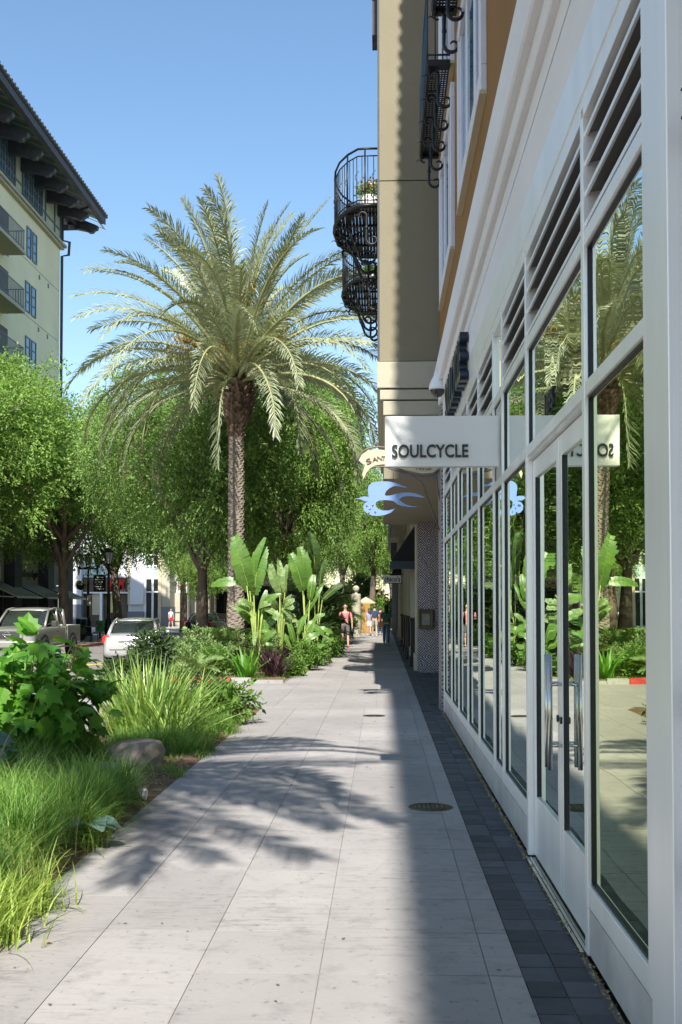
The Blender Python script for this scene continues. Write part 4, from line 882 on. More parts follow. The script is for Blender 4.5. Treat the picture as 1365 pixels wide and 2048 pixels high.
# white van half hidden behind the banana plants
vx = at(612, 1220, 58)
vt = thing('panel_van', 'white box van glimpsed between the banana stems', 'van', (vx.x - .2, 58, -.02))
mb = MB(); mb.prism([(-1.15, .5), (1.1, .5), (1.1, 1.1), (1.0, 2.35), (-1.0, 2.35), (-1.15, 1.1)], lambda u, v, k: (u, k * 4, v)); mb.build('body', 'white', vt, local=True, bevel=.06)
mb = MB(); mb.box(-.85, .85, -.02, -.001, 1.35, 1.62); mb.build('rear_window', 'carglass', vt, local=True)
mb = MB(); mb.box(-.9, .9, -.02, -.002, 1.9, 1.94); mb.build('seam', 'plastic', vt, local=True)
for s_ in (-.95, .95):
    mb = MB(); mb.box(s_ - .08, s_ + .08, -.05, -.001, .9, 1.2); mb.build('tail_light', 'tail', vt, local=True); wheel(vt, s_ * .98, .9, .36, .22, 1 if s_ > 0 else -1)
# ================================================================ street furniture on the far side
def lamp(label, p, h, heads):
    t = thing('street_lamp', label, 'street lamp', p)
    mb = MB(); mb.lathe([(.26, 0), (.26, .1), (.17, .22), (.2, .3), (.2, .8), (.14, .95), (.16, 1.0), (.09, 1.1), (.07, h * .7), (.055, h)], n=12); mb.build('post', 'black', t, local=True)
    if len(heads) > 1:
        mb = MB(); mb.tube([(heads[0], 0, h - .1), (0, 0, h + .0), (heads[-1], 0, h - .1)], .04, 6); mb.box(heads[0], heads[-1], -.05, .05, h - .14, h - .04); mb.build('crossarm', 'black', t, local=True)
    for x in heads:
        mb = MB(); mb.lathe([(.02, -.5), (.05, -.3), (.05, -.08), (.11, 0), (.12, .03)], (x, 0, h), 8)
        mb.lathe([(.26, .62), (.24, .66), (.10, .82), (.03, .86), (.02, .95)], (x, 0, h), 6, smooth=False)
        for k in range(6):
            a = k * PI / 3; mb.tube([(x + .13 * math.cos(a), .13 * math.sin(a), h + .03), (x + .24 * math.cos(a), .24 * math.sin(a), h + .63)], .012, 4)
        ln = mb.build('lantern', 'black', t, local=True)
        mb = MB(); mb.lathe([(.12, .04), (.225, .61)], (x, 0, h), 6, smooth=False); mb.build('lantern_glass', 'spark', ln, local=True)
    return t
L1 = at(176, 1240, 62); L1.z = 0; l1 = lamp('black twin-lantern street lamp carrying a flower basket and a small white notice', L1, 4.0, [-.55, .0, .55])
mb = MB(); mb.box(-.03, .2, -.12, -.1, 1.75, 2.35); mb.build('notice', 'white', l1, local=True)
L2 = at(217, 1240, 55.5); L2.z = 0; lamp('black single-lantern street lamp in front of the red-lettered store', L2, 3.9, [0])
L3 = at(402, 1240, 72); L3.z = 0; lamp('thin grey lamp post with the back of an octagonal sign, near the dark car', L3, 3.7, [0])
op = at(402, 1203, 71.8); t = thing('stop_sign', 'back of an octagonal metal sign on the thin lamp post', 'traffic sign', op)
mb = MB(); mb.lathe([(.0, -.01), (.30, -.01), (.30, .01), (0, .01)], n=8, smooth=False); mb.v = [(a_ * math.cos(R(22.5)) - b_2 * math.sin(R(22.5)), c_, a_ * math.sin(R(22.5)) + b_2 * math.cos(R(22.5))) for a_, b_2, c_ in mb.v]; mb.build('plate', 'alu2', t, local=True); mb = MB(); mb.box(-.03, .03, .011, .1, -.35, .35); mb.build('clamp', 'dgrey', t, local=True)
L4 = at(626, 1085, 50); L4.z = 0; lamp('dark street lamp whose top shows among the banana leaves', L4, 4.55, [0])
dp = at(200, 1168, 61.5); t = thing('directory_sign', 'black hanging directory board with rows of white lettering', 'sign', (dp.x, 61.5, dp.z))
a = at(187, 1184, 61.5); b = at(212, 1151, 61.5)
b_('board', 'black', [(a.x, b.x, 61.45, 61.5, a.z, b.z)], t, .01); b_('arm', 'black', [(L1.x, b.x + .2, 61.46, 61.49, b.z + .0, b.z + .05)], t)
q_ = random.Random(2)
for i in range(6):
    z = b.z - .13 - i * .135; mb = MB(); x = a.x + .09 + q_.random() * .08
    while x < b.x - .12 - q_.random() * .1: w_ = q_.uniform(.03, .09); mb.box(x, x + w_, 61.44, 61.449, z, z + .05); x += w_ + .025
    mb.build('lettering_line', 'white', t)
bk = at(161, 1170, 61.6); t = thing('hanging_basket', 'hanging flower basket on the twin-lantern lamp', 'flower basket', bk)
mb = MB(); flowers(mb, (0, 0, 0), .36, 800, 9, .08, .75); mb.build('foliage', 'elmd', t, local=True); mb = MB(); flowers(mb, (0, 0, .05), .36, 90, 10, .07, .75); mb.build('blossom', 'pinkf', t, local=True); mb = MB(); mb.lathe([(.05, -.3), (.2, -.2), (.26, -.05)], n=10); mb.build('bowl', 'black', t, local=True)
bx = at(163, 1250, 58); t = thing('trash_bin', 'blue-black rectangular bin with a pale lid beside the twin-lantern lamp', 'trash bin', (bx.x, 58, 0)); mb = MB(); mb.lathe([(.24, 0), (.27, .05), (.30, 1.0), (.30, 1.02)], n=16); mb.build('drum', 'navy', t, local=True); mb = MB(); mb.lathe([(.31, 1.02), (.31, 1.08), (.12, 1.1), (.11, 1.03)], n=16); mb.build('lid', 'white2', t, local=True)
for i, (px, lbl) in enumerate(((168, 'black metal cafe chair, left of the two by the kerb'), (196, 'black metal cafe chair, right of the two by the kerb'))):
    c = at(px, 1280, 51); t = thing('cafe_chair', lbl, 'chair', (c.x, 51, 0.004), (.6, -.5)[i], 'cafe furniture on the brick kerb')
    mb = MB(); mb.lathe([(.22, .44), (.22, .47), (0, .47)], n=12); mb.build('seat', 'black', t, local=True)
    mb = MB(); mb.tube([(-.2, .2, .45), (-.2, .26, .85), (.2, .26, .85), (.2, .2, .45)], .014, 6)
    for k in range(5): mb.tube([(-.14 + k * .07, .2, .47), (-.14 + k * .07, .255, .84)], .007, 4)
    mb.build('backrest', 'black', t, local=True)
    for s_ in (-.17, .17):
        for k in (-.17, .17): mb = MB(); mb.tube([(s_ * 1.2, k * 1.2, 0), (s_, k, .45)], .014, 5); mb.build('leg', 'black', t, local=True)
c = at(182, 1270, 51.2); t = thing('cafe_table', 'round black cafe table between the two chairs by the kerb', 'table', (c.x, 51.2, .004)); mb = MB(); mb.lathe([(.0, .70), (.36, .70), (.36, .73), (0, .73)], n=20); mb.build('top', 'black', t, local=True); mb = MB(); mb.lathe([(.22, 0), (.2, .03), (.03, .06), (.03, .70)], n=10); mb.build('pedestal', 'black', t, local=True)
pb = MB(); flowers(pb, (0, 0, .42), .26, 400, 12, .09); c = at(163, 1268, 54); t = thing('planter', 'small dark bowl planter with clipped greenery by the blue-black bin', 'planter', (c.x, 54, .004)); pb.build('foliage', 'elm', t, local=True); mb = MB(); mb.lathe([(.16, 0), (.25, .3), (.23, .3)], n=14); mb.build('bowl', 'black', t, local=True)
c = at(200, 1270, 57); t = thing('news_box', 'small green newspaper box among the cafe furniture', 'newspaper box', (c.x, 57, .004)); mb = MB(); mb.box(-.2, .2, -.2, .2, .35, .95); mb.build('case', 'green', t, local=True, bevel=.02); mb = MB(); mb.box(-.15, .15, -.215, -.201, .55, .88); mb.build('window', 'carglass', t, local=True); mb = MB(); mb.box(-.04, .04, -.04, .04, 0, .35); mb.build('post', 'black', t, local=True)
c = at(700, 1250, 58); t = thing('recycling_bin', 'bright blue plastic bin just left of the round pillar', 'bin', (c.x, 58, 0)); mb = MB(); mb.lathe([(.2, 0), (.25, 1.15), (.25, 1.2), (.1, 1.28), (0, 1.28)], n=4, smooth=False); mb.build('body', 'blueb', t, local=True); mb = MB(); mb.lathe([(.27, 1.2), (.27, 1.26)], n=4, smooth=False); mb.build('rim', 'navy', t, local=True)
# ================================================================ PEOPLE
def skinmesh(name, chains, mat, parent, lv=2, root=0):
    me = bpy.data.meshes.new(name); vs = []; es = []; rs = []; idx = {}
    for ch in chains:
        prev = None
        for p, r_ in ch:
            k = tuple(round(c, 4) for c in p)
            if k not in idx: idx[k] = len(vs); vs.append(p); rs.append(r_)
            i = idx[k]
            if prev is not None and prev != i: es.append((prev, i))
            prev = i
    me.from_pydata(vs, es, []); o = bpy.data.objects.new(name, me); COL.objects.link(o)
    sk = o.modifiers.new('skin', 'SKIN'); o.modifiers.new('s', 'SUBSURF').levels = lv
    if not me.skin_vertices: 
        bm = bmesh.new(); bm.from_mesh(me); bm.verts.layers.skin.verify(); bm.to_mesh(me); bm.free()
    for i, sv in enumerate(me.skin_vertices[0].data):
        r_ = rs[i]; sv.radius = r_ if isinstance(r_, tuple) else (r_, r_); sv.use_root = (i == root)
    bpy.context.view_layer.update()
    m2 = bpy.data.meshes.new_from_object(o.evaluated_get(bpy.context.evaluated_depsgraph_get())); bpy.data.objects.remove(o)
    m2.name = name; m2.materials.clear(); m2.materials.append(M[mat])
    for p_ in m2.polygons: p_.use_smooth = True
    ob = bpy.data.objects.new(name, m2); COL.objects.link(ob); ob.parent = parent; return ob
def person(label, loc, rz, h=1.72, top='cnavy', bottom='ckhaki', shorts=True, hair='hairb', longhair=False, shoe='cwhite', stride=.16, arm=.10, wide=1.0, hold=None):
    t = thing('person', label, 'person', loc, rz); s = h / 1.75       # local: facing -y
    def V(x, y, z): return (x * s * wide if abs(x) > .03 else x * s, y * s, z * s)
    hip, kn, an = .93, .50, .09
    def leg(sd, f): # f: stride forward (-y)
        return [V(sd * .09, 0, hip - .03), V(sd * .10, -f * .55, kn), V(sd * .10, -f + (.06 if f < 0 else 0), an)]
    lR, lL = leg(1, stride), leg(-1, -stride)
    ch = [[(V(0, 0, hip), (.13 * s, .10 * s)), (V(0, .01, 1.12), (.12 * s, .09 * s)), (V(0, 0, 1.32), (.15 * s, .10 * s)), (V(0, .0, 1.45), (.085 * s, .07 * s)), (V(0, -.01, 1.52), .052 * s), (V(0, -.015, 1.60), (.065 * s, .075 * s)), (V(0, -.02, 1.68), (.078 * s, .09 * s)), (V(0, -.01, 1.73), .05 * s)]]
    for L in (lR, lL):
        ft = (L[2][0], L[2][1] - .13 * s, .035 * s)
        ch.append([(V(0, 0, hip), (.13 * s, .10 * s)), (L[0], .085 * s), (tuple((Vector(L[0]) + Vector(L[1])) / 2), .075 * s), (L[1], .052 * s), (tuple(Vector(L[1]) * .6 + Vector(L[2]) * .4), .055 * s), (L[2], .034 * s), (ft, .032 * s)])
    hands = []
    for sd, sw in ((1, -arm), (-1, arm)):
        sh = V(sd * .19, 0, 1.40); el = V(sd * .25, sw * .3, 1.12); wr = V(sd * .255, -abs(sw) * .6 - (.0 if hold is None or sd > 0 else .18), .88 if hold is None or sd > 0 else 1.08)
        pm_ = tuple(Vector(wr) + Vector((0, -.015 * s, -.08 * s)))
        ch.append([(V(0, 0, 1.32), (.15 * s, .10 * s)), (sh, .052 * s), (el, .038 * s), (wr, .026 * s), (pm_, (.036 * s, .018 * s))])
        for k in range(4):
            b0 = Vector(pm_) + Vector((0, (-.027 + k * .018) * s, -.03 * s)); ch.append([(pm_, (.036 * s, .018 * s)), (tuple(b0), .0085 * s), (tuple(b0 + Vector((-sd * .006, 0, -.03 * s))), .008 * s), (tuple(b0 + Vector((-sd * .018, 0, (-.055, -.065, -.06, -.048)[k] * s))), .006 * s)])
        ch.append([(wr, .026 * s), (tuple(Vector(wr) + Vector((-sd * .01, -.045 * s, -.04 * s))), .010 * s), (tuple(Vector(wr) + Vector((-sd * .015, -.055 * s, -.08 * s))), .008 * s)])
        hands.append(pm_)
    body = skinmesh('body', ch, 'skin', t)
    # clothes follow the same skeleton a little outside the body
    tp = [[(V(0, 0, hip + .01), (.150 * s, .118 * s)), (V(0, .01, 1.12), (.14 * s, .11 * s)), (V(0, 0, 1.32), (.168 * s, .118 * s)), (V(0, 0, 1.44), (.098 * s, .082 * s))]]
    for sd, sw in ((1, -arm), (-1, arm)): tp.append([(V(0, 0, 1.32), (.168 * s, .118 * s)), (V(sd * .19, 0, 1.40), .066 * s), (V(sd * .235, sw * .2, 1.2), .056 * s)])
    skinmesh('shirt', tp, top, t)
    bt = [[(V(0, 0, hip + .06), (.148 * s, .116 * s)), (V(0, 0, hip - .02), (.15 * s, .12 * s))]]
    for L in (lR, lL):
        mid = Vector(L[0]) * .12 + Vector(L[1]) * .88
        c_ = [(V(0, 0, hip - .02), (.15 * s, .12 * s)), (L[0], .10 * s)]
        if shorts: c_ += [(tuple((Vector(L[0]) + Vector(L[1])) / 2), .092 * s), (tuple(mid), .082 * s)]
        else: c_ += [(tuple((Vector(L[0]) + Vector(L[1])) / 2), .085 * s), (L[1], .062 * s), (tuple(Vector(L[1]) * .55 + Vector(L[2]) * .45), .062 * s), (tuple(Vector(L[2]) + Vector((0, 0, .02))), .044 * s)]
        bt.append(c_)
    skinmesh('shorts' if shorts else 'trousers', bt, bottom, t)
    for L in (lR, lL):
        a_ = Vector(L[2]); skinmesh('shoe', [[(tuple(a_ + Vector((0, .03 * s, -.03 * s))), .042 * s), (tuple(a_ + Vector((0, -.05 * s, -.045 * s))), .043 * s), (tuple(a_ + Vector((0, -.15 * s, -.055 * s))), .036 * s)]], shoe, t)
    mb = MB(); mb.ball(V(0, .018, 1.68), (.092 * s, .098 * s, .102 * s), 14); 
    if longhair: mb.ball(V(0, .075, 1.55), (.085 * s, .05 * s, .17 * s), 12)
    for i, (x, y, z) in enumerate(mb.v):                      # keep the face clear of hair
        if y < -.045 * s and z < 1.72 * s: mb.v[i] = (x, -.045 * s, z)
    mb.build('hair', hair, t, local=True)
    mb = MB(); mb.ball(V(0, -.108, 1.645), (.014 * s, .022 * s, .022 * s), 8); mb.build('nose', 'skin', t, local=True)
    for sd in (-1, 1):
        mb = MB(); mb.ball(V(sd * .031, -.098, 1.668), .009 * s, 8); mb.build('eye', 'ltxt', t, local=True)
        mb = MB(); mb.ball((sd * .088 * s, .0, 1.655 * s), (.012 * s, .022 * s, .03 * s), 8); mb.build('ear', 'skin', t, local=True)
    mb = MB(); mb.ball(V(0, -.096, 1.605), (.024 * s, .008 * s, .006 * s), 8); mb.build('mouth', 'cmar', t, local=True)
    return t, hands, s
pg = gr(691, 1295); pt, hd, s_ = person('person in a pink top, grey shorts and red shoes walking towards the camera', (pg.x, pg.y, 0), .1, 1.78, 'cpink', 'cgrey', True, 'hair', True, 'cred', .12, .10, 1.08, hold=1)
mb = MB(); mb.tube([(-.17, -.10, 1.48), (-.10, -.17, 1.3), (-.02, -.17, 1.1)], .022, 6); mb.tube([(.17, -.10, 1.48), (.13, -.17, 1.3), (.12, -.17, 1.05)], .022, 6); mb.obox((0, .17, 1.25), (.3, .14, .42)); mb.build('backpack', 'cmar', pt, local=True)
bt_ = thing('camera_bag', 'small dark round bag held at the waist of the person in pink', 'bag', Vector((pg.x, pg.y, 0)) + Vector((-.24, -.24, 1.02))); mb = MB(); mb.ball((0, 0, 0), (.09, .07, .09), 12); mb.build('pouch', 'cmar', bt_, local=True); mb = MB(); mb.tube([(-.06, 0, .06), (0, 0, .16), (.06, 0, .06)], .01, 6); mb.build('strap', 'cmar', bt_, local=True)
gg = gr(773, 1291); gt, hd, s_ = person('person with dark hair in a green top and blue jeans walking away', (gg.x, gg.y, 0), PI, 1.74, 'cgreen', 'cjean', False, 'hair', True, 'cwhite', .15, .08, .95)
bt_ = thing('shoulder_bag', 'orange shoulder bag at the hip of the person in the green top', 'bag', (gg.x - .22, gg.y - .06, .92)); mb = MB(); mb.prism([(-.13, -.13), (.13, -.13), (.14, .08), (0, .14), (-.14, .08)], lambda u, v, k: (u * .8, k * .07 - .09, v)); mb.build('pouch', 'corange', bt_, local=True, bevel=.015); mb = MB(); mb.tube([(-.09, -.05, .1), (.1, -.1, .35), (.25, -.02, .52)], .008, 5); mb.build('strap', 'corange', bt_, local=True)
nn = gr(750, 1272); person('person in a navy t-shirt and khaki shorts walking away in the distance', (nn.x, 61.5, 0), PI, 1.78, 'cnavy', 'ckhaki', True, 'hairb', False, 'cwhite', .17, .12)
n2 = at(739, 1240, 63); person('person in a white and blue top left of the one in navy', (n2.x, 63, 0), PI, 1.6, 'cblue', 'cwhite', True, 'hairb', True, 'cwhite', .1, .06, .92)
n3 = at(761, 1240, 63.5); person('person in dark clothes partly between the navy t-shirt and the green top', (n3.x, 63.5, 0), PI, 1.66, 'cmar', 'cnavy', False, 'hairb', False, 'cnavy', .1, .06, .92)
n4 = at(237, 1240, HY - 5); person('blond person in a blue top standing in front of the store doors', (n4.x, HY - 5, 0), 0, 1.68, 'cblue', 'cmar', False, 'blond', True, 'cmar', .04, .1)
n5 = at(342, 1240, HY - 4.5); person('person in a white top and red shorts at the store corner', (n5.x, HY - 4.5, 0), .8, 1.55, 'cwhite', 'cred', True, 'hair', False, 'cwhite', .14, .1)
# ================================================================ VEGETATION
def npmesh(name, V, F, mat, smooth=False):
    """V: (n, k, 3) vertices per piece, F: (m, 4) quads inside a piece"""
    V = np.asarray(V, dtype=np.float32); n, k, _ = V.shape; F = np.asarray(F, dtype=np.int32); m = len(F)
    idx = (F[None, :, :] + (np.arange(n, dtype=np.int32) * k)[:, None, None]).reshape(-1)
    me = bpy.data.meshes.new(name); me.vertices.add(n * k); me.vertices.foreach_set('co', V.reshape(-1))
    me.loops.add(len(idx)); me.loops.foreach_set('vertex_index', idx)
    me.polygons.add(n * m); me.polygons.foreach_set('loop_start', np.arange(0, n * m * 4, 4, dtype=np.int32)); me.polygons.foreach_set('loop_total', np.full(n * m, 4, dtype=np.int32))
    me.polygons.foreach_set('use_smooth', np.full(n * m, smooth)); me.materials.append(M[mat]); me.update(calc_edges=True); return me
def obj(name, me, parent=None, loc=None):
    o = bpy.data.objects.new(name, me); COL.objects.link(o)
    if parent is not None: o.parent = parent
    if loc is not None: o.location = loc
    return o
def unit(a): return a / np.maximum(np.linalg.norm(a, axis=-1, keepdims=True), 1e-9)
def leaves(P, D, L, Wd, rs, nrm=None):
    """rhombic leaves: base P, direction D, lengths L, widths W"""
    n = len(P); D = unit(D); R_ = rs.normal(size=(n, 3)) if nrm is None else nrm; S = unit(np.cross(D, R_)); U = np.cross(S, D)
    L = np.broadcast_to(L, (n,))[:, None]; Wd = np.broadcast_to(Wd, (n,))[:, None]
    return np.stack([P, P + D * L * .45 + S * Wd * .5 + U * L * .06, P + D * L - U * L * .05, P + D * L * .45 - S * Wd * .5 + U * L * .06], axis=1)
Q4 = [(0, 1, 2, 3)]
def blades(P, az, lean, H, Wd, bend, seg=4, rs=None):
    """arching grass-like blades"""
    n = len(P); rows = []; pos = P.copy().astype(float); th = lean.copy(); dirx = np.cos(az); diry = np.sin(az); st = H / seg
    tw = rs.uniform(-.6, .6, n) if rs is not None else np.zeros(n)
    sx, sy = -np.sin(az + tw), np.cos(az + tw)
    for i in range(seg + 1):
        w_ = Wd * (1 - (i / seg) ** 1.7) * .5 + .0004
        rows += [pos + np.stack([sx * w_, sy * w_, np.zeros(n)], 1), pos - np.stack([sx * w_, sy * w_, np.zeros(n)], 1)]
        pos = pos + np.stack([np.sin(th) * dirx * st, np.sin(th) * diry * st, np.cos(th) * st], 1); th = np.minimum(th + bend / seg, 2.7)
    return np.stack(rows, 1), [(2 * i, 2 * i + 1, 2 * i + 3, 2 * i + 2) for i in range(seg)]
# ---------------------------------------------------------------- broadleaf street trees
def tree_parts(seed, cz=7.6, R_=(4.7, 4.7, 4.6), nclump=1250, mat='elm', leafL=.14, droop=.5):
    rs = np.random.RandomState(seed); q = random.Random(seed)
    B = []
    for i in range(19):
        v = unit(rs.normal(size=3)); rr = rs.uniform(.35, .78) if i else 0
        B.append((np.array([v[0] * R_[0], v[1] * R_[1], v[2] * R_[2] * .92]) * rr + [0, 0, cz], rs.uniform(1.15, 2.1)))
    P, D = [], []
    for c in range(nclump):
        b, br = B[c % len(B)]
        v = unit(rs.normal(size=3)); p0 = b + v * br * rs.uniform(.72, 1.08)
        for t in range(8):
            d = unit(v * .8 + rs.normal(size=3) * .55 + np.array([0, 0, -.15])); p = p0 + rs.normal(size=3) * .12
            for k in range(9):
                p = p + d * .085; d = unit(d + np.array([0, 0, -.10 * droop]) + rs.normal(size=3) * .05)
                P.append(p); D.append(unit(d + rs.normal(size=3) * .75))
    P = np.array(P); D = np.array(D); n = len(P)
    crown = npmesh('crown', leaves(P, D, rs.uniform(.6, 1.3, n) * leafL, rs.uniform(.7, 1.2, n) * leafL * .46, rs), Q4, mat)
    mb = MB(); fz = cz - R_[2] * .72
    trk = [Vector((0, 0, -.2)), Vector((q.uniform(-.05, .05), 0, fz * .35)), Vector((q.uniform(-.15, .15), q.uniform(-.1, .1), fz * .7)), Vector((q.uniform(-.2, .2), q.uniform(-.2, .2), fz))]
    mb.tube(trk, [.30, .23, .19, .17], 10)
    for i, (b, br) in enumerate(B):
        s_ = trk[2] if i % 3 == 0 else trk[3]; e = Vector(b); mid = s_.lerp(e, .5) + Vector((q.uniform(-.3, .3), q.uniform(-.3, .3), -.25))
        mb.tube([s_, s_.lerp(mid, .5) + Vector((0, 0, .1)), mid, mid.lerp(e, .6) + Vector((q.uniform(-.2, .2), 0, .1)), e], [.13, .10, .07, .045, .02], 6)
        for k in range(4):
            v = Vector(tuple(unit(rs.normal(size=3)))) * br; mb.tube([e.lerp(mid, .3 * k / 4), e + v * .5 + Vector((0, 0, .1)), e + v * .95], [.03, .018, .007], 4)
    return mb.mesh('trunk', 'bark'), crown
TP = [tree_parts(11), tree_parts(12, R_=(4.4, 4.4, 4.8), mat='elm2'), tree_parts(13, R_=(5.0, 4.4, 4.5)), tree_parts(14, cz=7.4, R_=(3.6, 3.6, 4.0), mat='elm2', droop=1.6, nclump=480)]
def tree(label, v, x, y, s=1.0, sz=1.0, rz=0, lean=(0, 0)):
    t = thing('street_tree', label, 'tree', (x, y, 0), rz, 'leafy street trees'); t.scale = (s, s, sz); t.rotation_euler = (lean[0], lean[1], rz)
    obj('trunk', TP[v][0], t); obj('crown', TP[v][1], t); return t
tree('large bright green tree at the left edge in front of the beige building', 1, -17.6, 43, 1.18, 1.14, .4)
tree('dark-trunked tree behind the pickup truck', 0, -15.1, 50.5, 1.08, 1.12, 1.3)
tree('leaning tree in front of the red-lettered store', 2, -14.6, 59, 1.05, 1.12, 2.2, (0, .13))
tree('tree at the far street corner behind the silver car', 1, -13.2, 71, 1.0, 1.15, 3.3)
tree('tree just left of and behind the palm trunk', 0, -5.9, 35.5, .80, .93, 4.4, (0, .10))
tree('tree directly behind the palm, its crown filling the middle', 2, -7.6, 45, .98, 1.12, 5.0)
tree('tree right of the palm trunk, behind the banana plants', 1, -3.9, 42.5, .80, 1.1, .9)
tree('tree at the middle of the far planting bed, right of the palm', 0, -4.9, 52, .82, 1.16, 2.9)
tree('darker tree behind the round pillar side of the far bed', 2, -4.6, 63, .86, 1.15, 3.8)
tree('tree across the far crossing behind the dark car', 2, -9.5, 78, 1.1, 1.15, 1.9)
tree('weeping light green tree at the end of the pavement above the walkers', 3, -.7, 78, 1.0, 1.2, .2)
tree('second weeping tree farther back at the end of the street', 3, -3.4, 92, 1.2, 1.35, 1.2)
tree('low fresh green tree between the box sign and the palm trunk', 3, at(398, 1150, 60).x, 60, .52, .56, 2.0)
# ---------------------------------------------------------------- palms
def frond_mesh(seed, L, e0, bendt, nl=96, lw=.032, ll=.60, mat='frond', rach='rachis', t0=.16):
    """one pinnate frond leaving the origin towards +x"""
    rs = np.random.RandomState(seed); K = 26; p = np.zeros(3); pts = [p]; th = e0; tng = []
    sw = rs.uniform(-.5, .5); roll = rs.uniform(-.95, .95)
    for i in range(K):
        t = i / K; az = sw * t * t; d = np.array([math.cos(th) * math.cos(az), math.cos(th) * math.sin(az), math.sin(th)]); tng.append(d)
        p = p + d * L / K; pts.append(p); th -= bendt / K * (.35 + 1.3 * t)
        th = max(th, -PI / 2 * .97)
    tng.append(tng[-1]); pts = np.array(pts); tng = np.array(tng)
    T = t0 + (1 - t0) * (np.linspace(0, 1, nl)); V = []
    for side in (-1, 1):
        tt = np.clip(T + rs.uniform(-.004, .004, nl), 0, 1); f = tt * K; i0 = np.minimum(f.astype(int), K - 1); fr = (f - i0)[:, None]
        P = pts[i0] * (1 - fr) + pts[i0 + 1] * fr; D = unit(tng[i0] * (1 - fr) + tng[i0 + 1] * fr)
        S = unit(np.cross(D, [0, 0, 1.0001])); U = np.cross(S, D); S, U = S * math.cos(roll) + U * math.sin(roll), U * math.cos(roll) - S * math.sin(roll)
        al = np.radians(66 - 38 * tt + rs.uniform(-11, 11, nl))[:, None]; l_ = (ll * np.sin(PI * np.clip(.18 + .74 * tt, 0, 1)) ** .7 * rs.uniform(.68, 1.15, nl))[:, None]
        up = rs.uniform(.12, .5, nl)[:, None]
        d1 = unit(D * np.cos(al) + S * side * np.sin(al) + U * up); mid = P + d1 * l_ * .55; tip = mid + unit(d1 + np.array([0, 0, -.45])) * l_ * .45
        wv = unit(np.cross(d1, U + S * side * .3)) * lw * .5
        V.append(np.stack([P - wv * .5, P + wv * .5, mid - wv, mid + wv, tip - wv * .08, tip + wv * .08], 1))
    me = npmesh('frond', np.concatenate(V), [(0, 1, 3, 2), (2, 3, 5, 4)], mat)
    mb = MB(); mb.tube([tuple(q) for q in pts[::2]], [max(.006, .045 * (1 - i / 13.0) ** .8 + .005) * (L / 4.6) for i in range(len(pts[::2]))], 5)
    # join rachis and leaflets into the one frond mesh
    bm = bmesh.new(); bm.from_mesh(me); r2 = mb.mesh('r', rach); n0 = len(bm.faces); bm.from_mesh(r2); bm.faces.ensure_lookup_table()
    for f_ in bm.faces[n0:]: f_.material_index = 1
    bm.to_mesh(me); bm.free(); me.materials.append(M[rach]); return me
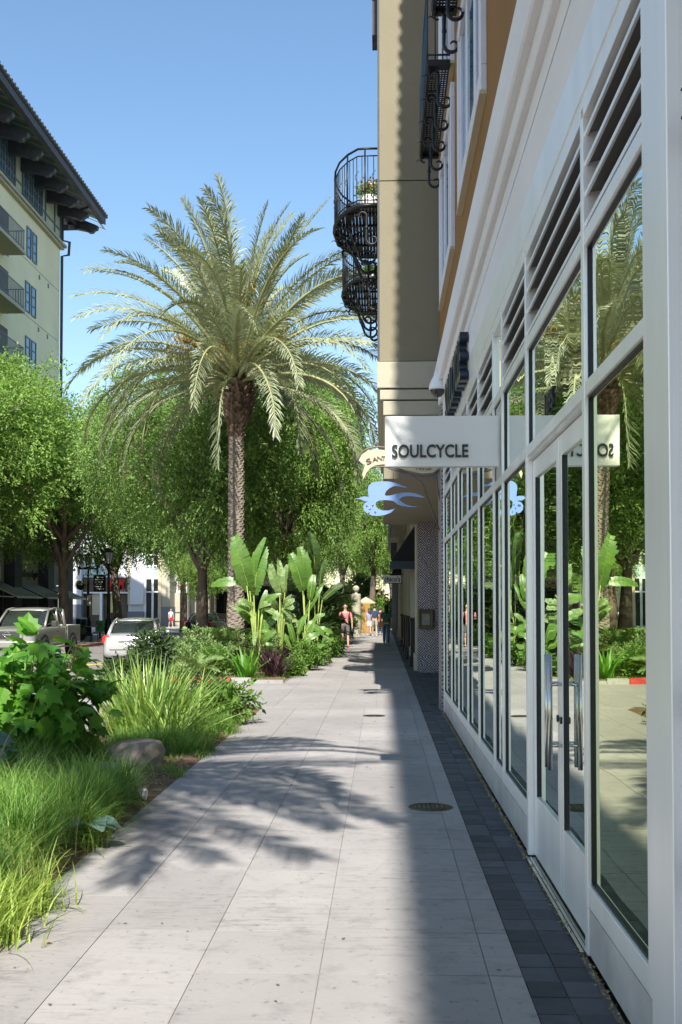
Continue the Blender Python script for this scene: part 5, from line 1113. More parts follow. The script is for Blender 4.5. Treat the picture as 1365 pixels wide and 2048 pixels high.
def date_palm(label, loc, rz, H=8.1, n=94, seed=5):
    t = thing('date_palm', label, 'palm tree', loc, rz, 'date palms of the planting strip'); rs = np.random.RandomState(seed); q = random.Random(seed)
    mb = MB(); n_ = 26; rows = 150; z1 = H - 1.15; vs = []
    for i in range(rows + 1):
        z = z1 * i / rows; r0 = .215 + .10 * math.exp(-z * 1.6) - .02 * z / z1
        for j in range(n_):
            a = 2 * PI * j / n_; ph = (z / .135 + 5 * a / (2 * PI)) % 1; ph2 = (z / .27 - 5 * a / (2 * PI)) % 1
            r_ = r0 + .045 * (1 - ph) * (.6 + .4 * (1 - abs(2 * ph2 - 1))) + q.uniform(-.006, .006); vs.append((r_ * math.cos(a), r_ * math.sin(a), z - .1))
    fs = [(i * n_ + j, i * n_ + (j + 1) % n_, (i + 1) * n_ + (j + 1) % n_, (i + 1) * n_ + j) for i in range(rows) for j in range(n_)]
    mb.add(vs, fs); mb.build('trunk', 'palmbark', t, local=True)
    mb = MB()                                   # cut leaf bases in a spiral
    for i in range(330):
        f = i / 330; z = z1 - .55 + f * 1.85; a = i * 2.39996
        r_ = .20 + .23 * math.sin(PI * min(1, max(0, (f - .14) / .8))) if f > .14 else .245
        o = Vector((math.cos(a), math.sin(a), 0)); s_ = Vector((-o.y, o.x, 0)); u = (o * (.5 if f > .2 else .25) + Vector((0, 0, .85))).normalized()
        c = o * (r_ - .05) + Vector((0, 0, z)); w_ = .095 if f > .14 else .07; l_ = q.uniform(.16, .26) if f > .14 else .12; nn_ = u.cross(s_)
        b0 = [c - s_ * w_ - nn_ * .0, c + s_ * w_, c + s_ * w_ * .6 + u * l_, c - s_ * w_ * .6 + u * l_]; b1 = [p_ - o * .07 for p_ in b0]; b0 = [b0[0] + o * .015, b0[1] + o * .015, b0[2] + o * .05, b0[3] + o * .05]
        mb.add(b0 + b1, [(0, 1, 2, 3), (5, 4, 7, 6), (3, 2, 6, 7), (1, 5, 6, 2), (4, 0, 3, 7)])
    mb.lathe([(.2, z1 - .6), (.24, z1 - .1), (.34, z1 + .5), (.26, z1 + 1.3), (0, z1 + 1.5)], n=12); mb.build('leaf_bases', 'boot', t, local=True)
    for i in range(n):
        f = (i + .5) / n; e = R(87 - 92 * f ** 1.1); L = 5.35 - .5 * abs(f - .5) + rs.uniform(-.6, .3)
        bend = R(26 + 84 * math.cos(e) ** 1.0 + rs.uniform(-9, 12)); me = frond_mesh(seed * 100 + i, L, e, bend)
        o = obj('frond', me, t, (0, 0, H - .15 + .35 * (1 - f))); a = i * 2.39996 + rs.uniform(-.2, .2); o.rotation_euler = (0, 0, a)
        o.location.x = .14 * math.cos(a); o.location.y = .14 * math.sin(a)
    for k, (a, e, L) in enumerate(((R(-80), 75, 1.2), (R(-110), 55, 1.0), (R(170), 42, 2.4), (R(200), 35, 2.0), (R(15), 45, 2.3), (R(-60), 84, 3.0), (R(185), 20, 2.3))):
        mb = MB(); P0 = Vector((.1 * math.cos(a), .1 * math.sin(a), H + .1)); d = Vector((math.cos(a) * math.cos(R(e)), math.sin(a) * math.cos(R(e)), math.sin(R(e)))); tip = P0 + d * L * .7
        mb.tube([P0, P0 + d * L * .35, tip], [.035, .028, .02], 6)
        for s_ in range(46):
            v = Vector((q.gauss(0, .22), q.gauss(0, .22), q.gauss(0, .1))); e1 = tip + d * q.uniform(-.1, .5) * .6 + v; mb.tube([tip - d * q.uniform(0, .3), e1, e1 + Vector((v.x * .4, v.y * .4, -q.uniform(.2, .45)))], [.008, .008, .006], 3, cap=False)
        mb.build('fruit_stalk', 'fruit', t, local=True)
    return t
px_ = at(472, 1200, 30).x
palm = date_palm('tall date palm with a full grey-green crown in the middle of the photo', (px_, 30, 0), 0.0)
def thin_palm(cx_, cy_, rz_, lbl, test, targets):
    """copy the palm, keep the fronds whose shade falls outside the sunlit paving, and turn some towards given spots"""
    p2 = dup(palm, (cx_, cy_, 0), rz_, lbl); spare = []
    for ch in [c_ for c_ in p2.children if c_.name.startswith('frond')]:
        mt = Matrix.Translation((cx_, cy_, 0)) @ Matrix.Rotation(rz_, 4, 'Z') @ Matrix.Translation(ch.location) @ Matrix.Rotation(ch.rotation_euler.z, 4, 'Z')
        bad = tot = 0
        for v_ in list(ch.data.vertices)[::23]:
            w_ = mt @ v_.co; k_ = w_.z / SUN.z; tot += 1; bad += test(w_.x - SUN.x * k_, w_.y - SUN.y * k_)
        if bad / tot > .1: spare.append(ch)
    for tx_, ty_ in targets:
        best = None
        for ch in spare:
            tip = max((v_.co for v_ in ch.data.vertices), key=lambda c_: c_.x); h_ = ch.location.z + tip.z; q_ = (tx_ + .017 * h_ - cx_) / max(tip.x, .1)
            if abs(q_) > 1: continue
            for a_ in (math.acos(q_), -math.acos(q_)):
                e_ = abs(cy_ + tip.x * math.sin(a_) + h_ - ty_)
                if best is None or e_ < best[0]: best = (e_, ch, a_)
        if best:
            for dz_ in (-.11,):
                c2 = best[1].copy(); COL.objects.link(c2); c2.parent = p2; c2.rotation_euler = (0, 0, best[2] - rz_ + dz_); c2.location = (0, 0, best[1].location.z + .05); c2.scale = (.95, 1.2, 1)
            best[1].scale = (1, 1.35, 1)
            best[1].rotation_euler.z = best[2] - rz_; best[1].location.x = best[1].location.y = 0; spare.remove(best[1])
    for ch in spare: bpy.data.objects.remove(ch)
def gxy(x, y): p_ = gr(x, y); return (p_.x, p_.y)
thin_palm(-3.5, 1.7, 1.1, 'date palm standing left of the camera, outside the photo, whose fronds shade the near pavement', lambda x, y: x > -2.9 or (x > -4.8 and 9.3 < y < 13.4) or y > 14.5,
          [gxy(x, y) for x, y in ((835, 1645), (790, 1600), (700, 1497), (740, 1545), (650, 1560), (660, 1668), (520, 1755), (430, 1740), (560, 1470), (640, 1620))])
thin_palm(-4.1, -4.3, 2.2, 'date palm behind the camera, outside the photo, whose frond shades the lower left corner', lambda x, y: x > -2.9 or y > 7.2, [gxy(x, y) for x, y in ((150, 1790), (60, 1900), (230, 1740))])
# ---------------------------------------------------------------- grasses
def tufts(name, centres, nb, H, lw, mat, seed, lean=.5, bend=1.3, spread=.09):
    rs = np.random.RandomState(seed); P = []; 
    for c in centres: P.append(np.array(c)[None, :] + np.concatenate([rs.normal(size=(nb, 2)) * spread, np.zeros((nb, 1))], 1))
    P = np.concatenate(P); n = len(P); V, F_ = blades(P, rs.uniform(0, 2 * PI, n), np.abs(rs.normal(0, lean, n)), H * rs.uniform(.55, 1.15, n), lw * rs.uniform(.6, 1.2, n), rs.uniform(.4, 1.0, n) * bend, 4, rs)
    return npmesh(name, V, F_, mat)
rs_ = np.random.RandomState(21)
def region(n, f, seed):
    q = random.Random(seed); out = []
    while len(out) < n:
        c = f(q)
        if c: out.append(c)
    return out
gl_ = region(105, lambda q: (lambda x, y: (x, y, 0) if x < -2.12 - .05 * max(0, y - 8) and not (y > 9.2 and x > -2.95) else None)(q.uniform(-3.9, -1.98), q.uniform(4.4, 11.0)), 1)
tag(obj('grass', tufts('grass', gl_, 330, .52, .009, 'grass', 1, .50, 1.75, .075)), 'long arching green grass filling the near left bed', None, None, 'stuff')
gy = region(34, lambda q: (q.uniform(-3.4, -2.06), q.uniform(4.2, 7.6), 0), 2)
tag(obj('yellow_grass', tufts('yellow_grass', [(-2.2 + .13 * (i % 3), 5.0 + .16 * i, 0) for i in range(6)] + gy[:6], 230, .36, .009, 'grassy', 2, .5, 1.6)), 'yellow-green grass along the near edge of the bed', None, None, 'stuff')
tag(obj('dry_grass', tufts('dry_grass', gy + gl_[:40] + [(-2.3, 15.9, 0), (-2.15, 16.4, 0), (-2.4, 10.3, 0)], 26, .34, .006, 'drygr', 3, .6, 1.5)), 'dry straw blades among the grass', None, None, 'stuff')
mo = region(46, lambda q: (q.uniform(-3.1, -2.05), q.uniform(11.7, 14.6), 0), 4)
tag(obj('mondo_grass', tufts('mondo_grass', mo, 210, .30, .006, 'grass', 4, .55, 1.7, .07)), 'short fine mondo grass in front of the strap-leaved clump', None, None, 'stuff')
tag(obj('ground_cover', tufts('ground_cover', region(26, lambda q: (q.uniform(-2.5, -2.0), q.uniform(9.6, 16.8), 0), 5) + region(60, lambda q: (q.uniform(-5.0, -2.3), q.uniform(23.7, 27), 0), 6), 90, .12, .006, 'grass', 5, .7, 1.2, .08)), 'low green ground cover along the bed edges', None, None, 'stuff')
def chips(seed, n, x0, x1, y0, y1, mat, name, label, L=.06):
    rs = np.random.RandomState(seed); P = np.stack([rs.uniform(x0, x1, n), rs.uniform(y0, y1, n), rs.uniform(.03, .06, n)], 1); D = np.stack([rs.normal(size=n), rs.normal(size=n), rs.normal(size=n) * .15], 1)
    tag(obj(name, npmesh(name, leaves(P, D, rs.uniform(.5, 1.4, n) * L, L * .3, rs, np.stack([rs.normal(size=n) * .2, rs.normal(size=n) * .2, np.ones(n)], 1)), Q4, mat)), label, None, None, 'stuff')
chips(1, 2600, -3.8, -2.0, 4.5, 17.5, 'drygr', 'leaf_litter', 'dead leaves and bark chips scattered on the near bed')
# strap-leaved clump
def clump(name, label, cat, c, n, H, lw, mat, seed, lean, bend, spread=.12, seg=6, part='foliage', group=None):
    t = thing(name, label, cat, c, 0, group); rs = np.random.RandomState(seed); P = np.concatenate([rs.normal(size=(n, 2)) * spread, np.zeros((n, 1))], 1); az = np.arctan2(P[:, 1], P[:, 0]) + rs.normal(0, .7, n)
    V, F_ = blades(P, az, np.abs(rs.normal(0, lean, n)) + .05, H * rs.uniform(.6, 1.1, n), lw * rs.uniform(.7, 1.2, n), rs.uniform(.3, 1.0, n) * bend, seg, rs); obj(part, npmesh(part, V, F_, mat), t); return t
clump('strap_leaf_plant', 'large fountain of pale green strap leaves behind the grass, left of the pavement', 'plant', (-2.95, 13.6, 0), 520, 1.12, .034, 'strap', 8, .55, .75, .22)
clump('strap_leaf_plant', 'smaller arching strap-leaved tuft leaning over the fine grass', 'plant', (-2.55, 12.9, 0), 120, .85, .02, 'strap', 9, .75, 1.2, .12)
clump('variegated_grass', 'cream-striped grass clump at the left edge below the lobed-leaf bush', 'plant', (-3.35, 9.0, 0), 60, .75, .016, 'drygr', 10, .5, 1.6, .08)
def shrub(name, label, cat, c, r_, n, L, mat, seed, wr=.5, part='foliage', fl=None, group=None, stems=True, up=.0):
    t = thing(name, label, cat, c, 0, group); rs = np.random.RandomState(seed); P, D = [], []
    nb = max(5, n // 300); B = [(unit(rs.normal(size=3)) * rs.uniform(.3, .72) * np.array(r_) + [0, 0, r_[2]], rs.uniform(.28, .46) * min(r_[0], r_[2] * 1.2)) for _ in range(nb)]
    k = 0
    while k < n:
        b, br = B[k % nb]; v = unit(rs.normal(size=3)); p = b + v * br * rs.uniform(.5, 1.1); d0 = unit(v + rs.normal(size=3) * .4 + [0, 0, up])
        for i in range(7): P.append(p + d0 * i * L * .35); D.append(unit(d0 + rs.normal(size=3) * .8)); k += 1
    P = np.array(P); P[:, 2] = np.maximum(P[:, 2], .02); D = np.array(D); m = len(P)
    obj(part, npmesh(part, leaves(P, D, rs.uniform(.6, 1.25, m) * L, rs.uniform(.8, 1.2, m) * L * wr, rs), Q4, mat), t)
    if stems:
        mb = MB()
        for b, br in B: mb.tube([(b[0] * .1, b[1] * .1, -.02), (b[0] * .5, b[1] * .5, b[2] * .5), tuple(b)], [.018, .012, .005], 5)
        mb.build('stems', 'bark', t, local=True)
    if fl:
        mat2, m2, s2 = fl; mb = MB(); q = random.Random(seed)
        for i in range(m2):
            j = q.randrange(m); pt = Vector(P[j]) ; 
            for w_ in range(6): leafq(mb, pt, s2, s2 * .6, q)
        mb.build('flowers', mat2, t, local=True)
    return t
shrub('compound_leaf_shrub', 'dark glossy shrub right of the strap-leaved clump, at the pavement edge', 'shrub', (-2.33, 15.1, 0), (.42, .42, .38), 1500, .10, 'shrub', 3, .42)
shrub('compound_leaf_shrub', 'low dark leafy shrub spilling to the kerb beyond the strap-leaved clump', 'shrub', (-2.62, 16.3, 0), (.5, .5, .32), 1400, .10, 'shrubd', 4, .42)
shrub('flowering_shrub', 'dark shrub with small blue flowers in front of the silver sedan', 'shrub', (-3.62, 16.5, 0), (.62, .55, .60), 4200, .075, 'shrubd', 5, .5, fl=('bluef', 34, .035))
shrub('flowering_shrub', 'second dark shrub with a few blue flowers, nearer the strap leaves', 'shrub', (-3.2, 15.6, 0), (.45, .45, .42), 2400, .075, 'shrubd', 6, .5, fl=('bluef', 16, .03))
# big lobed-leaf bush (bottom left)
def lobed(mb, c, d, up, s_):
    """one large lobed leaf: c base, d direction, up normal"""
    d = d.normalized(); x = d.cross(up).normalized(); u = x.cross(d).normalized()
    pts = [(0, .0, 0), (.20, .02, .03), (.42, .12, .02), (.33, .26, .05), (.52, .46, .0), (.34, .50, .05), (.36, .74, -.03), (.18, .72, .03), (.0, 1.0, -.10)]
    mid = [(0, .0, 0), (0, .25, -.02), (0, .5, -.02), (0, .75, -.04), (0, 1.0, -.10)]
    for sg in (-1, 1):
        b = [c + (x * (p_[0] * sg) + d * p_[1] + u * p_[2]) * s_ for p_ in pts]; m_ = [c + (x * p_[0] + d * p_[1] + u * p_[2]) * s_ for p_ in mid]
        mb.add([m_[0], b[1], b[2], b[3], m_[1], b[4], b[5], m_[2], b[6], b[7], m_[3], m_[4]], [(0, 1, 2, 3, 4), (4, 3, 5, 6, 7), (7, 6, 8, 9, 10), (10, 9, 11)], 0, True)
def bush(label, c, r_, n, s_, seed, mat):
    t = thing('lobed_leaf_bush', label, 'shrub', c); q = random.Random(seed); mb = MB(); st = MB()
    for i in range(n):
        v = Vector((q.gauss(0, 1), q.gauss(0, 1) - .25, q.gauss(0, 1))).normalized(); rr = q.uniform(.45, 1.05)
        p = Vector((v.x * r_[0] * rr, v.y * r_[1] * rr, r_[2] * 1.02 + v.z * r_[2] * rr)); p.z = max(.1, p.z)
        d = (v * .55 + Vector((q.gauss(0, .5), q.gauss(0, .5), -.35 + q.gauss(0, .35)))).normalized(); up = (v * .9 + Vector((q.gauss(0, .3), q.gauss(0, .3) - .25, .8))).normalized()
        lobed(mb, p, d, up, s_ * q.uniform(.6, 1.25))
        if i % 3 == 0: st.tube([(v.x * .1, v.y * .1, 0), tuple(p * .55), tuple(p)], [.012, .009, .005], 4)
    mb.build('leaves', mat, t, local=True); st.build('stems', 'stem', t, local=True); return t
hy = bush('large bush of bright green lobed leaves at the left edge, in front of the truck', (-3.78, 11.0, 0), (.95, .8, .68), 620, .23, 3, 'hyd')
bush('low grey-green lobed-leaf plant at the far left under the bright bush', (-3.55, 9.7, 0), (.40, .35, .22), 26, .30, 4, 'bluel')
c = at(153, 1322, 11.2)
t = thing('oakleaf_plant', 'young lobed-leaf plant topped by a peach cone-shaped flower head', 'plant', (c.x, 11.2, c.z - .55))
mb = MB(); q = random.Random(4)
for i in range(230):
    z = q.random() ** .8; a = q.uniform(0, 2 * PI); rr = .085 * (1 - z * .75) * q.uniform(.6, 1); leafq(mb, Vector((rr * math.cos(a), rr * math.sin(a), .45 + z * .26)), .035, .03, q)
mb.build('petals', 'peach', t, local=True); mb = MB(); mb.tube([(0, .1, -.2), (0, 0, .2), (0, 0, .66)], [.012, .009, .005], 5)
mb.build('stalk', 'stem', t, local=True)
mb = MB()
for i in range(12): a = i * 2.4; lobed(mb, Vector((0, 0, .05 + .03 * i)), Vector((math.cos(a), math.sin(a), .2)), Vector((0, 0, 1)), .13)
mb.build('leaves', 'shrub', t, local=True)
# hosta leaves, litter, rocks
def ovalleaf(mb, c, d, up, L, Wd, k=6, droop=.25):
    d = d.normalized(); x = d.cross(up).normalized(); u = x.cross(d).normalized(); vs = []
    for i in range(k + 1):
        f = i / k; w_ = Wd * .5 * math.sin(PI * min(1, f * .94 + .03)) ** .75; p = c + d * L * f - Vector((0, 0, 1)) * droop * L * f * f
        vs += [p - x * w_ + u * w_ * .35, p, p + x * w_ + u * w_ * .35]
    mb.add(vs, [(3 * i + j, 3 * i + j + 1, 3 * i + j + 4, 3 * i + j + 3) for i in range(k) for j in (0, 1)], 0, True)
for px, py, lbl, n, sd in ((185, 1640, 'broad pale hosta leaves poking out of the near grass beside the pavement', 5, 2), (125, 1615, 'hosta leaves half buried in the grass, farther from the pavement', 6, 3)):
    g0 = gr(px, py, .2); t = thing('hosta', lbl, 'plant', (g0.x, g0.y, .0)); mb = MB(); q = random.Random(sd)
    for i in range(n): a = q.uniform(-2.6, .2); ovalleaf(mb, Vector((q.uniform(-.05, .05), 0, .17)), Vector((math.cos(a), math.sin(a), .5)), Vector((0, -.3, 1)), .17, .13, 6, .6)
    mb.build('leaves', 'bluel', t, local=True); mb = MB(); mb.tube([(0, 0, 0), (0, 0, .17)], .01, 5); mb.build('stalk', 'stem', t, local=True)
def rock(name, label, c, r_, seed, mat='rock'):
    bm = bmesh.new(); bmesh.ops.create_icosphere(bm, subdivisions=4, radius=1); q = random.Random(seed); ph = [q.uniform(0, 6) for _ in range(9)]
    for v in bm.verts:
        p = v.co.copy(); k = 1 + .16 * math.sin(p.x * 2.3 + ph[0]) * math.cos(p.y * 2.9 + ph[1]) + .10 * math.sin(p.z * 6 + p.x * 3 + ph[2]) + .05 * math.sin(p.x * 9 + ph[3]) * math.sin(p.z * 11 + ph[4]) + .03 * q.random()
        v.co = Vector((p.x * r_[0] * k, p.y * r_[1] * k, min(p.z * k, .74) * r_[2]))
    me = bpy.data.meshes.new(name); bm.to_mesh(me); bm.free(); me.materials.append(M[mat])
    for p_ in me.polygons: p_.use_smooth = True
    o = obj(name, me); o.location = c; return tag(o, label, name.replace('_', ' '))
p = gr(262, 1543); rock('rock', 'large flat-topped brown rock in the bed beside the pavement', (p.x, p.y + .25, .10), (.27, .25, .24), 3)
p = gr(214, 1562); rock('rock', 'small pale rock half hidden in the grass left of the large rock', (p.x, p.y + .1, .06), (.15, .13, .13), 5)
p = gr(500, 1432); rock('rock', 'low tan rock at the far tip of the near bed', (p.x - .25, p.y - .2, .02), (.16, .2, .12), 8)
p = gr(287, 1592, .04); rock('crumpled_litter', 'crumpled white scrap lying in the bed near the pavement', (p.x, p.y, .06), (.035, .03, .06), 12, 'litter')
# ---------------------------------------------------------------- far bed planting
def paddle(parent, base, tip, Wd, seed, mat='banana', face=Vector((0, -1, .35)), split=.5, curl=.16):
    q = random.Random(seed); d = tip - base; L = d.length; d.normalize(); x = d.cross(face).normalized(); u = x.cross(d).normalized(); mb = MB(); k = 15
    def mid(f): return base + d * L * f + u * L * curl * math.sin(PI * f * .9)
    def hw(f): return Wd * .5 * (math.sin(PI * min(1, .06 + f * .90)) ** .55) * q.uniform(.86, 1.04)
    for sg in (-1, 1):
        drop = q.uniform(-.05, .35); tear = 0
        for i in range(k):
            f0, f1 = i / k, (i + 1) / k
            if q.random() < split * .75: tear += q.uniform(-.16, .2)
            a, b = mid(f0), mid(f1); sl = d * .10 * L * tear
            hh_ = hw((f0 + f1) / 2)
            def row(p_, f, e): w_ = hh_ * e if split > .3 else Wd * .5 * (math.sin(PI * min(1, .06 + f * .90)) ** .55) * e; return p_ + x * sg * w_ + u * w_ * (.30 - drop * e - .25 * tear) + sl * e
            g0 = .0 if tear == 0 else .012
            mb.add([a + d * g0, b, row(b, f1, .55), row(a, f0, .55), row(b, f1, 1.0), row(a, f0, 1.0)], [(0, 1, 2, 3), (3, 2, 4, 5)], 0, True)
    mb.tube([mid(i / 8) - u * .006 for i in range(9)], [.014 * (1 - i / 9) + .003 for i in range(9)], 5, m=1); mb.build('leaf', [mat, 'stem'], parent)
def paddle_plant(label, bpx, bpy_, Y, lv, mat='banana', name='banana_plant', cat='plant', sw=.018, extra=0):
    b = at(bpx, bpy_, Y); b.z = 0; t = thing(name, label, cat, b); q = random.Random(bpx)
    for i, (x0, y0, x1, y1, wpx, dy, spl) in enumerate(lv):
        wpx *= .82
        p0 = at(x0, y0, Y + dy); p1 = at(x1, y1, Y + dy + q.uniform(-.25, .15)); paddle(t, p0, p1, wpx / F * Y, bpx + i * 7, mat, Vector((q.uniform(-.5, .5), -1, .4)), spl)
        mb = MB(); m_ = b.lerp(p0, .5); m_.x = b.x + (p0.x - b.x) * .35; mb.tube([b + Vector((q.uniform(-.06, .06), q.uniform(-.06, .06), 0)), m_, p0], [sw * 1.8, sw * 1.3, sw * .7], 6); mb.build('stalk', 'stem', t)
    for i in range(extra):                                  # lower, tattered and drooping leaves that fill the clump
        a_ = q.uniform(0, 2 * PI); r0 = q.uniform(.05, .25); p0 = b + Vector((math.cos(a_) * r0, math.sin(a_) * r0 * .6, q.uniform(.55, 1.75))); L_ = q.uniform(.38, .75)
        p1 = p0 + Vector((math.cos(a_) * L_ * .8, math.sin(a_) * L_ * .5, L_ * q.uniform(-.75, .55)))
        paddle(t, p0, p1, q.uniform(.11, .22), bpx + 100 + i, mat if i % 3 else 'paleg', Vector((q.uniform(-.8, .8), -1, q.uniform(.2, 1.2))), .95, .2)
        mb = MB(); mb.tube([b + Vector((q.uniform(-.1, .1), q.uniform(-.1, .1), 0)), b.lerp(p0, .6) + Vector((0, 0, .05)), p0], [sw * 1.2, sw, sw * .6], 5); mb.build('stalk', 'stem', t)
    return t
paddle_plant('tallest banana-like plant with two big sunlit leaves beside the palm trunk', 512, 1330, 26.6, [(500, 1182, 470, 1072, 50, 0, .7), (508, 1190, 530, 1092, 50, .1, .9), (512, 1250, 470, 1215, 26, .3, .8), (520, 1262, 556, 1232, 26, .2, .9), (493, 1165, 424, 1172, 26, -.1, .8), (505, 1190, 535, 1075, 22, .3, .3), (520, 1250, 534, 1180, 18, .2, .2), (528, 1300, 524, 1210, 20, .15, .1)], extra=12)
paddle_plant('banana-like plant with dusty green hanging leaves, second from the palm trunk', 560, 1320, 28.5, [(560, 1190, 543, 1130, 24, 0, .8), (562, 1195, 557, 1122, 20, .2, .7), (570, 1185, 577, 1130, 22, 0, .9), (566, 1215, 590, 1200, 20, .1, .7), (555, 1220, 535, 1190, 24, .2, .6)], 'paleg', extra=11)
paddle_plant('banana-like plant with one tall upright sunlit leaf above the white van', 613, 1318, 29.5, [(606, 1182, 580, 1108, 42, 0, .5), (608, 1180, 598, 1094, 40, .15, .4), (620, 1200, 628, 1150, 22, 0, .6), (610, 1230, 645, 1170, 16, .2, .3)], extra=10)
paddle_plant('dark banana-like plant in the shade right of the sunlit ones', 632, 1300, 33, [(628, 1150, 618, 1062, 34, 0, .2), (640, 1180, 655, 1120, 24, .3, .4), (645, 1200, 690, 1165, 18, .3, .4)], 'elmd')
paddle_plant('low broad-leaved canna in front of the white van', 598, 1335, 28.6, [(596, 1270, 616, 1228, 16, 0, .1), (600, 1290, 640, 1268, 18, 0, .2), (604, 1300, 628, 1246, 14, .2, .1), (590, 1290, 575, 1235, 14, 0, .1), (606, 1310, 650, 1290, 15, -.1, .1), (585, 1300, 562, 1265, 16, .1, .1), (612, 1262, 634, 1240, 14, .1, .1)], 'banana', 'canna_plant', sw=.010)
paddle_plant('pale canna leaves low at the pavement edge of the far bed', 640, 1318, 34, [(640, 1300, 655, 1318, 12, 0, .1), (636, 1290, 668, 1278, 12, .1, .1), (645, 1290, 662, 1262, 12, .1, .1)], 'shrub', 'canna_plant', sw=.008)
paddle_plant('pale banana-like leaves above and left of the walker in pink', 676, 1270, 50, [(690, 1195, 702, 1160, 16, 0, .2), (680, 1215, 672, 1185, 12, .1, .2)], 'paleg')
def fern(name, label, c, n, L, e0, bend, mat, seed, lw=.03, ll=.2, nl=30, rach='stem', cat='plant', span=(0, 2 * PI)):
    t = thing(name, label, cat, c); q = random.Random(seed)
    ms = [frond_mesh(seed * 10 + i, L * q.uniform(.8, 1.1), R(e0[0] + (e0[1] - e0[0]) * i / 5), R(bend), nl, lw, ll, mat, rach, .12) for i in range(6)]
    for i in range(n): o = obj('frond', ms[i % 6], t); o.rotation_euler = (0, 0, span[0] + (span[1] - span[0]) * ((i * .618) % 1)); o.location = (0, 0, .05 + .1 * (i % 3))
    return t
c = at(440, 1270, 28); fern('cycad_plant', 'pale feathery cycad at the foot of the palm trunk', (c.x, 28.2, .25), 26, 1.25, (75, 10), 60, 'paleg', 31, .04, .30)
c = at(395, 1340, 24.6); fern('garden_fern', 'light green arching fern behind the red kerb', (c.x, 24.6, 0), 20, .85, (65, 20), 75, 'paleg', 32, .022, .13)
c = at(470, 1330, 25.6); fern('garden_fern', 'second fern, darker, at the base of the tall banana-like plant', (c.x, 25.3, 0), 14, .6, (60, 15), 70, 'shrub', 33, .02, .12)
c = at(640, 1260, 41); fern('fan_palm', 'dark low palm in the shade left of the walker in pink', (c.x, 41, .4), 24, 1.2, (75, 0), 70, 'elmd', 34, .05, .5)
c = at(636, 1230, 48); fern('fan_palm', 'taller dark palm farther back in the shaded bed', (c.x, 48, 1.0), 26, 1.9, (80, -5), 70, 'elmd', 35, .06, .6)
c = at(672, 1230, 55); fern('fan_palm', 'palm left of the round pillar, its tips catching the sun', (c.x, 55, 1.0), 22, 1.2, (80, 0), 70, 'shrub', 36, .06, .5)
c = at(588, 1250, 31.5); fern('fan_palm', 'grey young palm behind the hanging banana-like leaves', (c.x, 31.5, .3), 18, 1.4, (75, 0), 65, 'shrubd', 37, .04, .4)
c = at(498, 1340, 24.9); nf = clump('nest_fern', 'dark green nest fern with broad upright leaves at the bed corner', 'plant', (c.x, 24.7, 0), 34, .82, .13, 'hyd', 12, .5, .7, .05)
c = at(552, 1345, 24.9); clump('cordyline_plant', 'purple-black drooping cordyline beside the nest fern', 'plant', (c.x, 24.9, 0), 95, 1.0, .05, 'purple', 13, .55, 1.9, .06)
c = at(536, 1345, 25.6); clump('cordyline_plant', 'second purple cordyline, smaller, just behind the first', 'plant', (c.x, 25.6, .1), 60, .95, .045, 'purple', 14, .4, 1.4, .05)
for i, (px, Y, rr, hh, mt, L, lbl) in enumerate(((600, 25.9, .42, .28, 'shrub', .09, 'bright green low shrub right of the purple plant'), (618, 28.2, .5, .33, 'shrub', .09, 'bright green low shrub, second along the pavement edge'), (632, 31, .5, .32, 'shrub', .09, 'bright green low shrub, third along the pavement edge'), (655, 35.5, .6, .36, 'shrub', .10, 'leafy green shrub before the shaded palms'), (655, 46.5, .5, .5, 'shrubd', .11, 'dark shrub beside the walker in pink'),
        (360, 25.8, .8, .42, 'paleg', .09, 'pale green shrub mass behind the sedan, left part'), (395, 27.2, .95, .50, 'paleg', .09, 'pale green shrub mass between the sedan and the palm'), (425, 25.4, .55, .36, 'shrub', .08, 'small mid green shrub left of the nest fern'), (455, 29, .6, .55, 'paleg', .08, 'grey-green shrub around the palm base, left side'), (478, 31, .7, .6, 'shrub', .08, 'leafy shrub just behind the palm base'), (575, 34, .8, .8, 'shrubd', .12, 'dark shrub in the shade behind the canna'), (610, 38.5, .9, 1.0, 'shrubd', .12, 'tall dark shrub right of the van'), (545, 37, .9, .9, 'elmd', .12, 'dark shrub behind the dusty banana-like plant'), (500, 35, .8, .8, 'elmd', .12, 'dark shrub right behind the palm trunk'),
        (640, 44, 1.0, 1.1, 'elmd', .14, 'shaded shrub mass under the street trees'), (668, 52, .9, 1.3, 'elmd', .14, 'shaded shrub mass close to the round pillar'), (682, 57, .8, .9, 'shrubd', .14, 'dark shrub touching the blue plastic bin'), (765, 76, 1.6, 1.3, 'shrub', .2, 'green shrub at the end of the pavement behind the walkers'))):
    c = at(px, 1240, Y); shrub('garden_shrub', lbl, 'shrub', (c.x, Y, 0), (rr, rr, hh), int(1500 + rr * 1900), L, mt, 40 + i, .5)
c = at(548, 1230, 28); shrub('spurge_plant', 'tall pale spire of small leaves between the banana-like plants', 'plant', (c.x, 28, .1), (.14, .14, .62), 900, .05, 'paleg', 71, .5)
c = at(432, 1270, 27); shrub('spurge_plant', 'pale spire of small leaves left of the palm base', 'plant', (c.x, 27, .1), (.16, .16, .45), 800, .05, 'paleg', 72, .5)
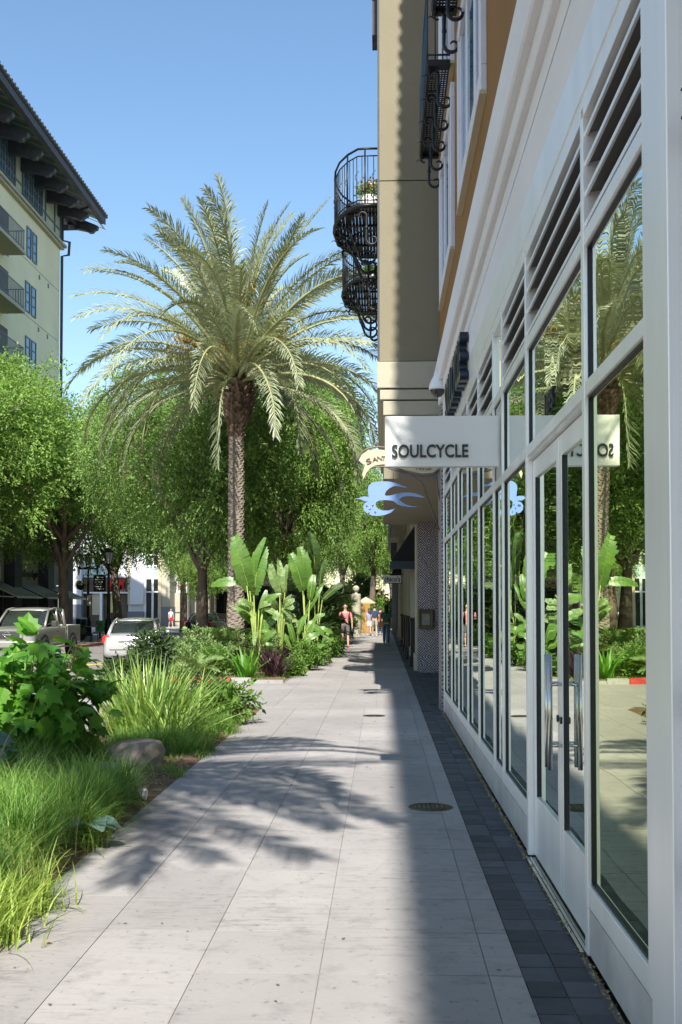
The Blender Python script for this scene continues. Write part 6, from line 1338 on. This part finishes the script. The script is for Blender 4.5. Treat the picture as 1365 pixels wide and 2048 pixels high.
c = at(460, 1270, 26.5); shrub('spurge_plant', 'pale spire of small leaves right in front of the palm base', 'plant', (c.x, 26.5, .1), (.15, .15, .42), 800, .05, 'paleg', 73, .5)

for i, (x, y, s_, lbl) in enumerate(((-9, 108, 1.2, 'distant tree at the far end of the street, left part'), (-2.5, 112, 1.3, 'distant tree at the far end of the street, middle part'), (3.5, 104, 1.2, 'distant tree at the far end of the street behind the walkers'), (.8, 88, .95, 'low-branched distant tree right above the walkers'), (-16, 112, 1.3, 'distant tree behind the grey stone block'))):
    tree(lbl, (0, 3, 1, 3, 2)[i], x, y, s_, s_ * (.9 if i != 3 else 1.0), i * 1.3)
for i, (px, Y, rr, hh, lbl) in enumerate(((700, 84, 2.2, 2.4, 'dark hedge at the end of the street, left of the round pillar'), (745, 94, 3.0, 2.7, 'dark hedge at the end of the street behind the people'), (655, 80, 2.2, 2.4, 'dark hedge at the end of the street, under the far trees'), (600, 88, 2.4, 2.2, 'dark hedge at the end of the street behind the van'))):
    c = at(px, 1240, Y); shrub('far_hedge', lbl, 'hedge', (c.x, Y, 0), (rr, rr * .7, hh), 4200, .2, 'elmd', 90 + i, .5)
rs = np.random.RandomState(5); P = np.stack([rs.uniform(-1.9, .9, 60), rs.uniform(4.3, 16, 60), np.full(60, .006)], 1); D = np.stack([rs.normal(size=60), rs.normal(size=60), np.zeros(60)], 1)
tag(obj('fallen_leaves', npmesh('fallen_leaves', leaves(P, D, rs.uniform(.015, .05, 60), rs.uniform(.01, .02, 60), rs, np.tile([0., 0., 1.], (60, 1))), Q4, 'soil')), 'small dry leaves scattered on the pavement', None, None, 'stuff')

n = 1500; P = np.stack([rs.uniform(.934, .962, n), rs.uniform(3.6, 17, n), rs.uniform(.0, .012, n)], 1); D = rs.normal(size=(n, 3)) * [1, 1, .3]
tag(obj('wall_debris', npmesh('wall_debris', leaves(P, D, rs.uniform(.008, .03, n), rs.uniform(.006, .016, n), rs), Q4, 'drygr')), 'grit and dry leaf bits along the foot of the storefront', None, None, 'stuff')
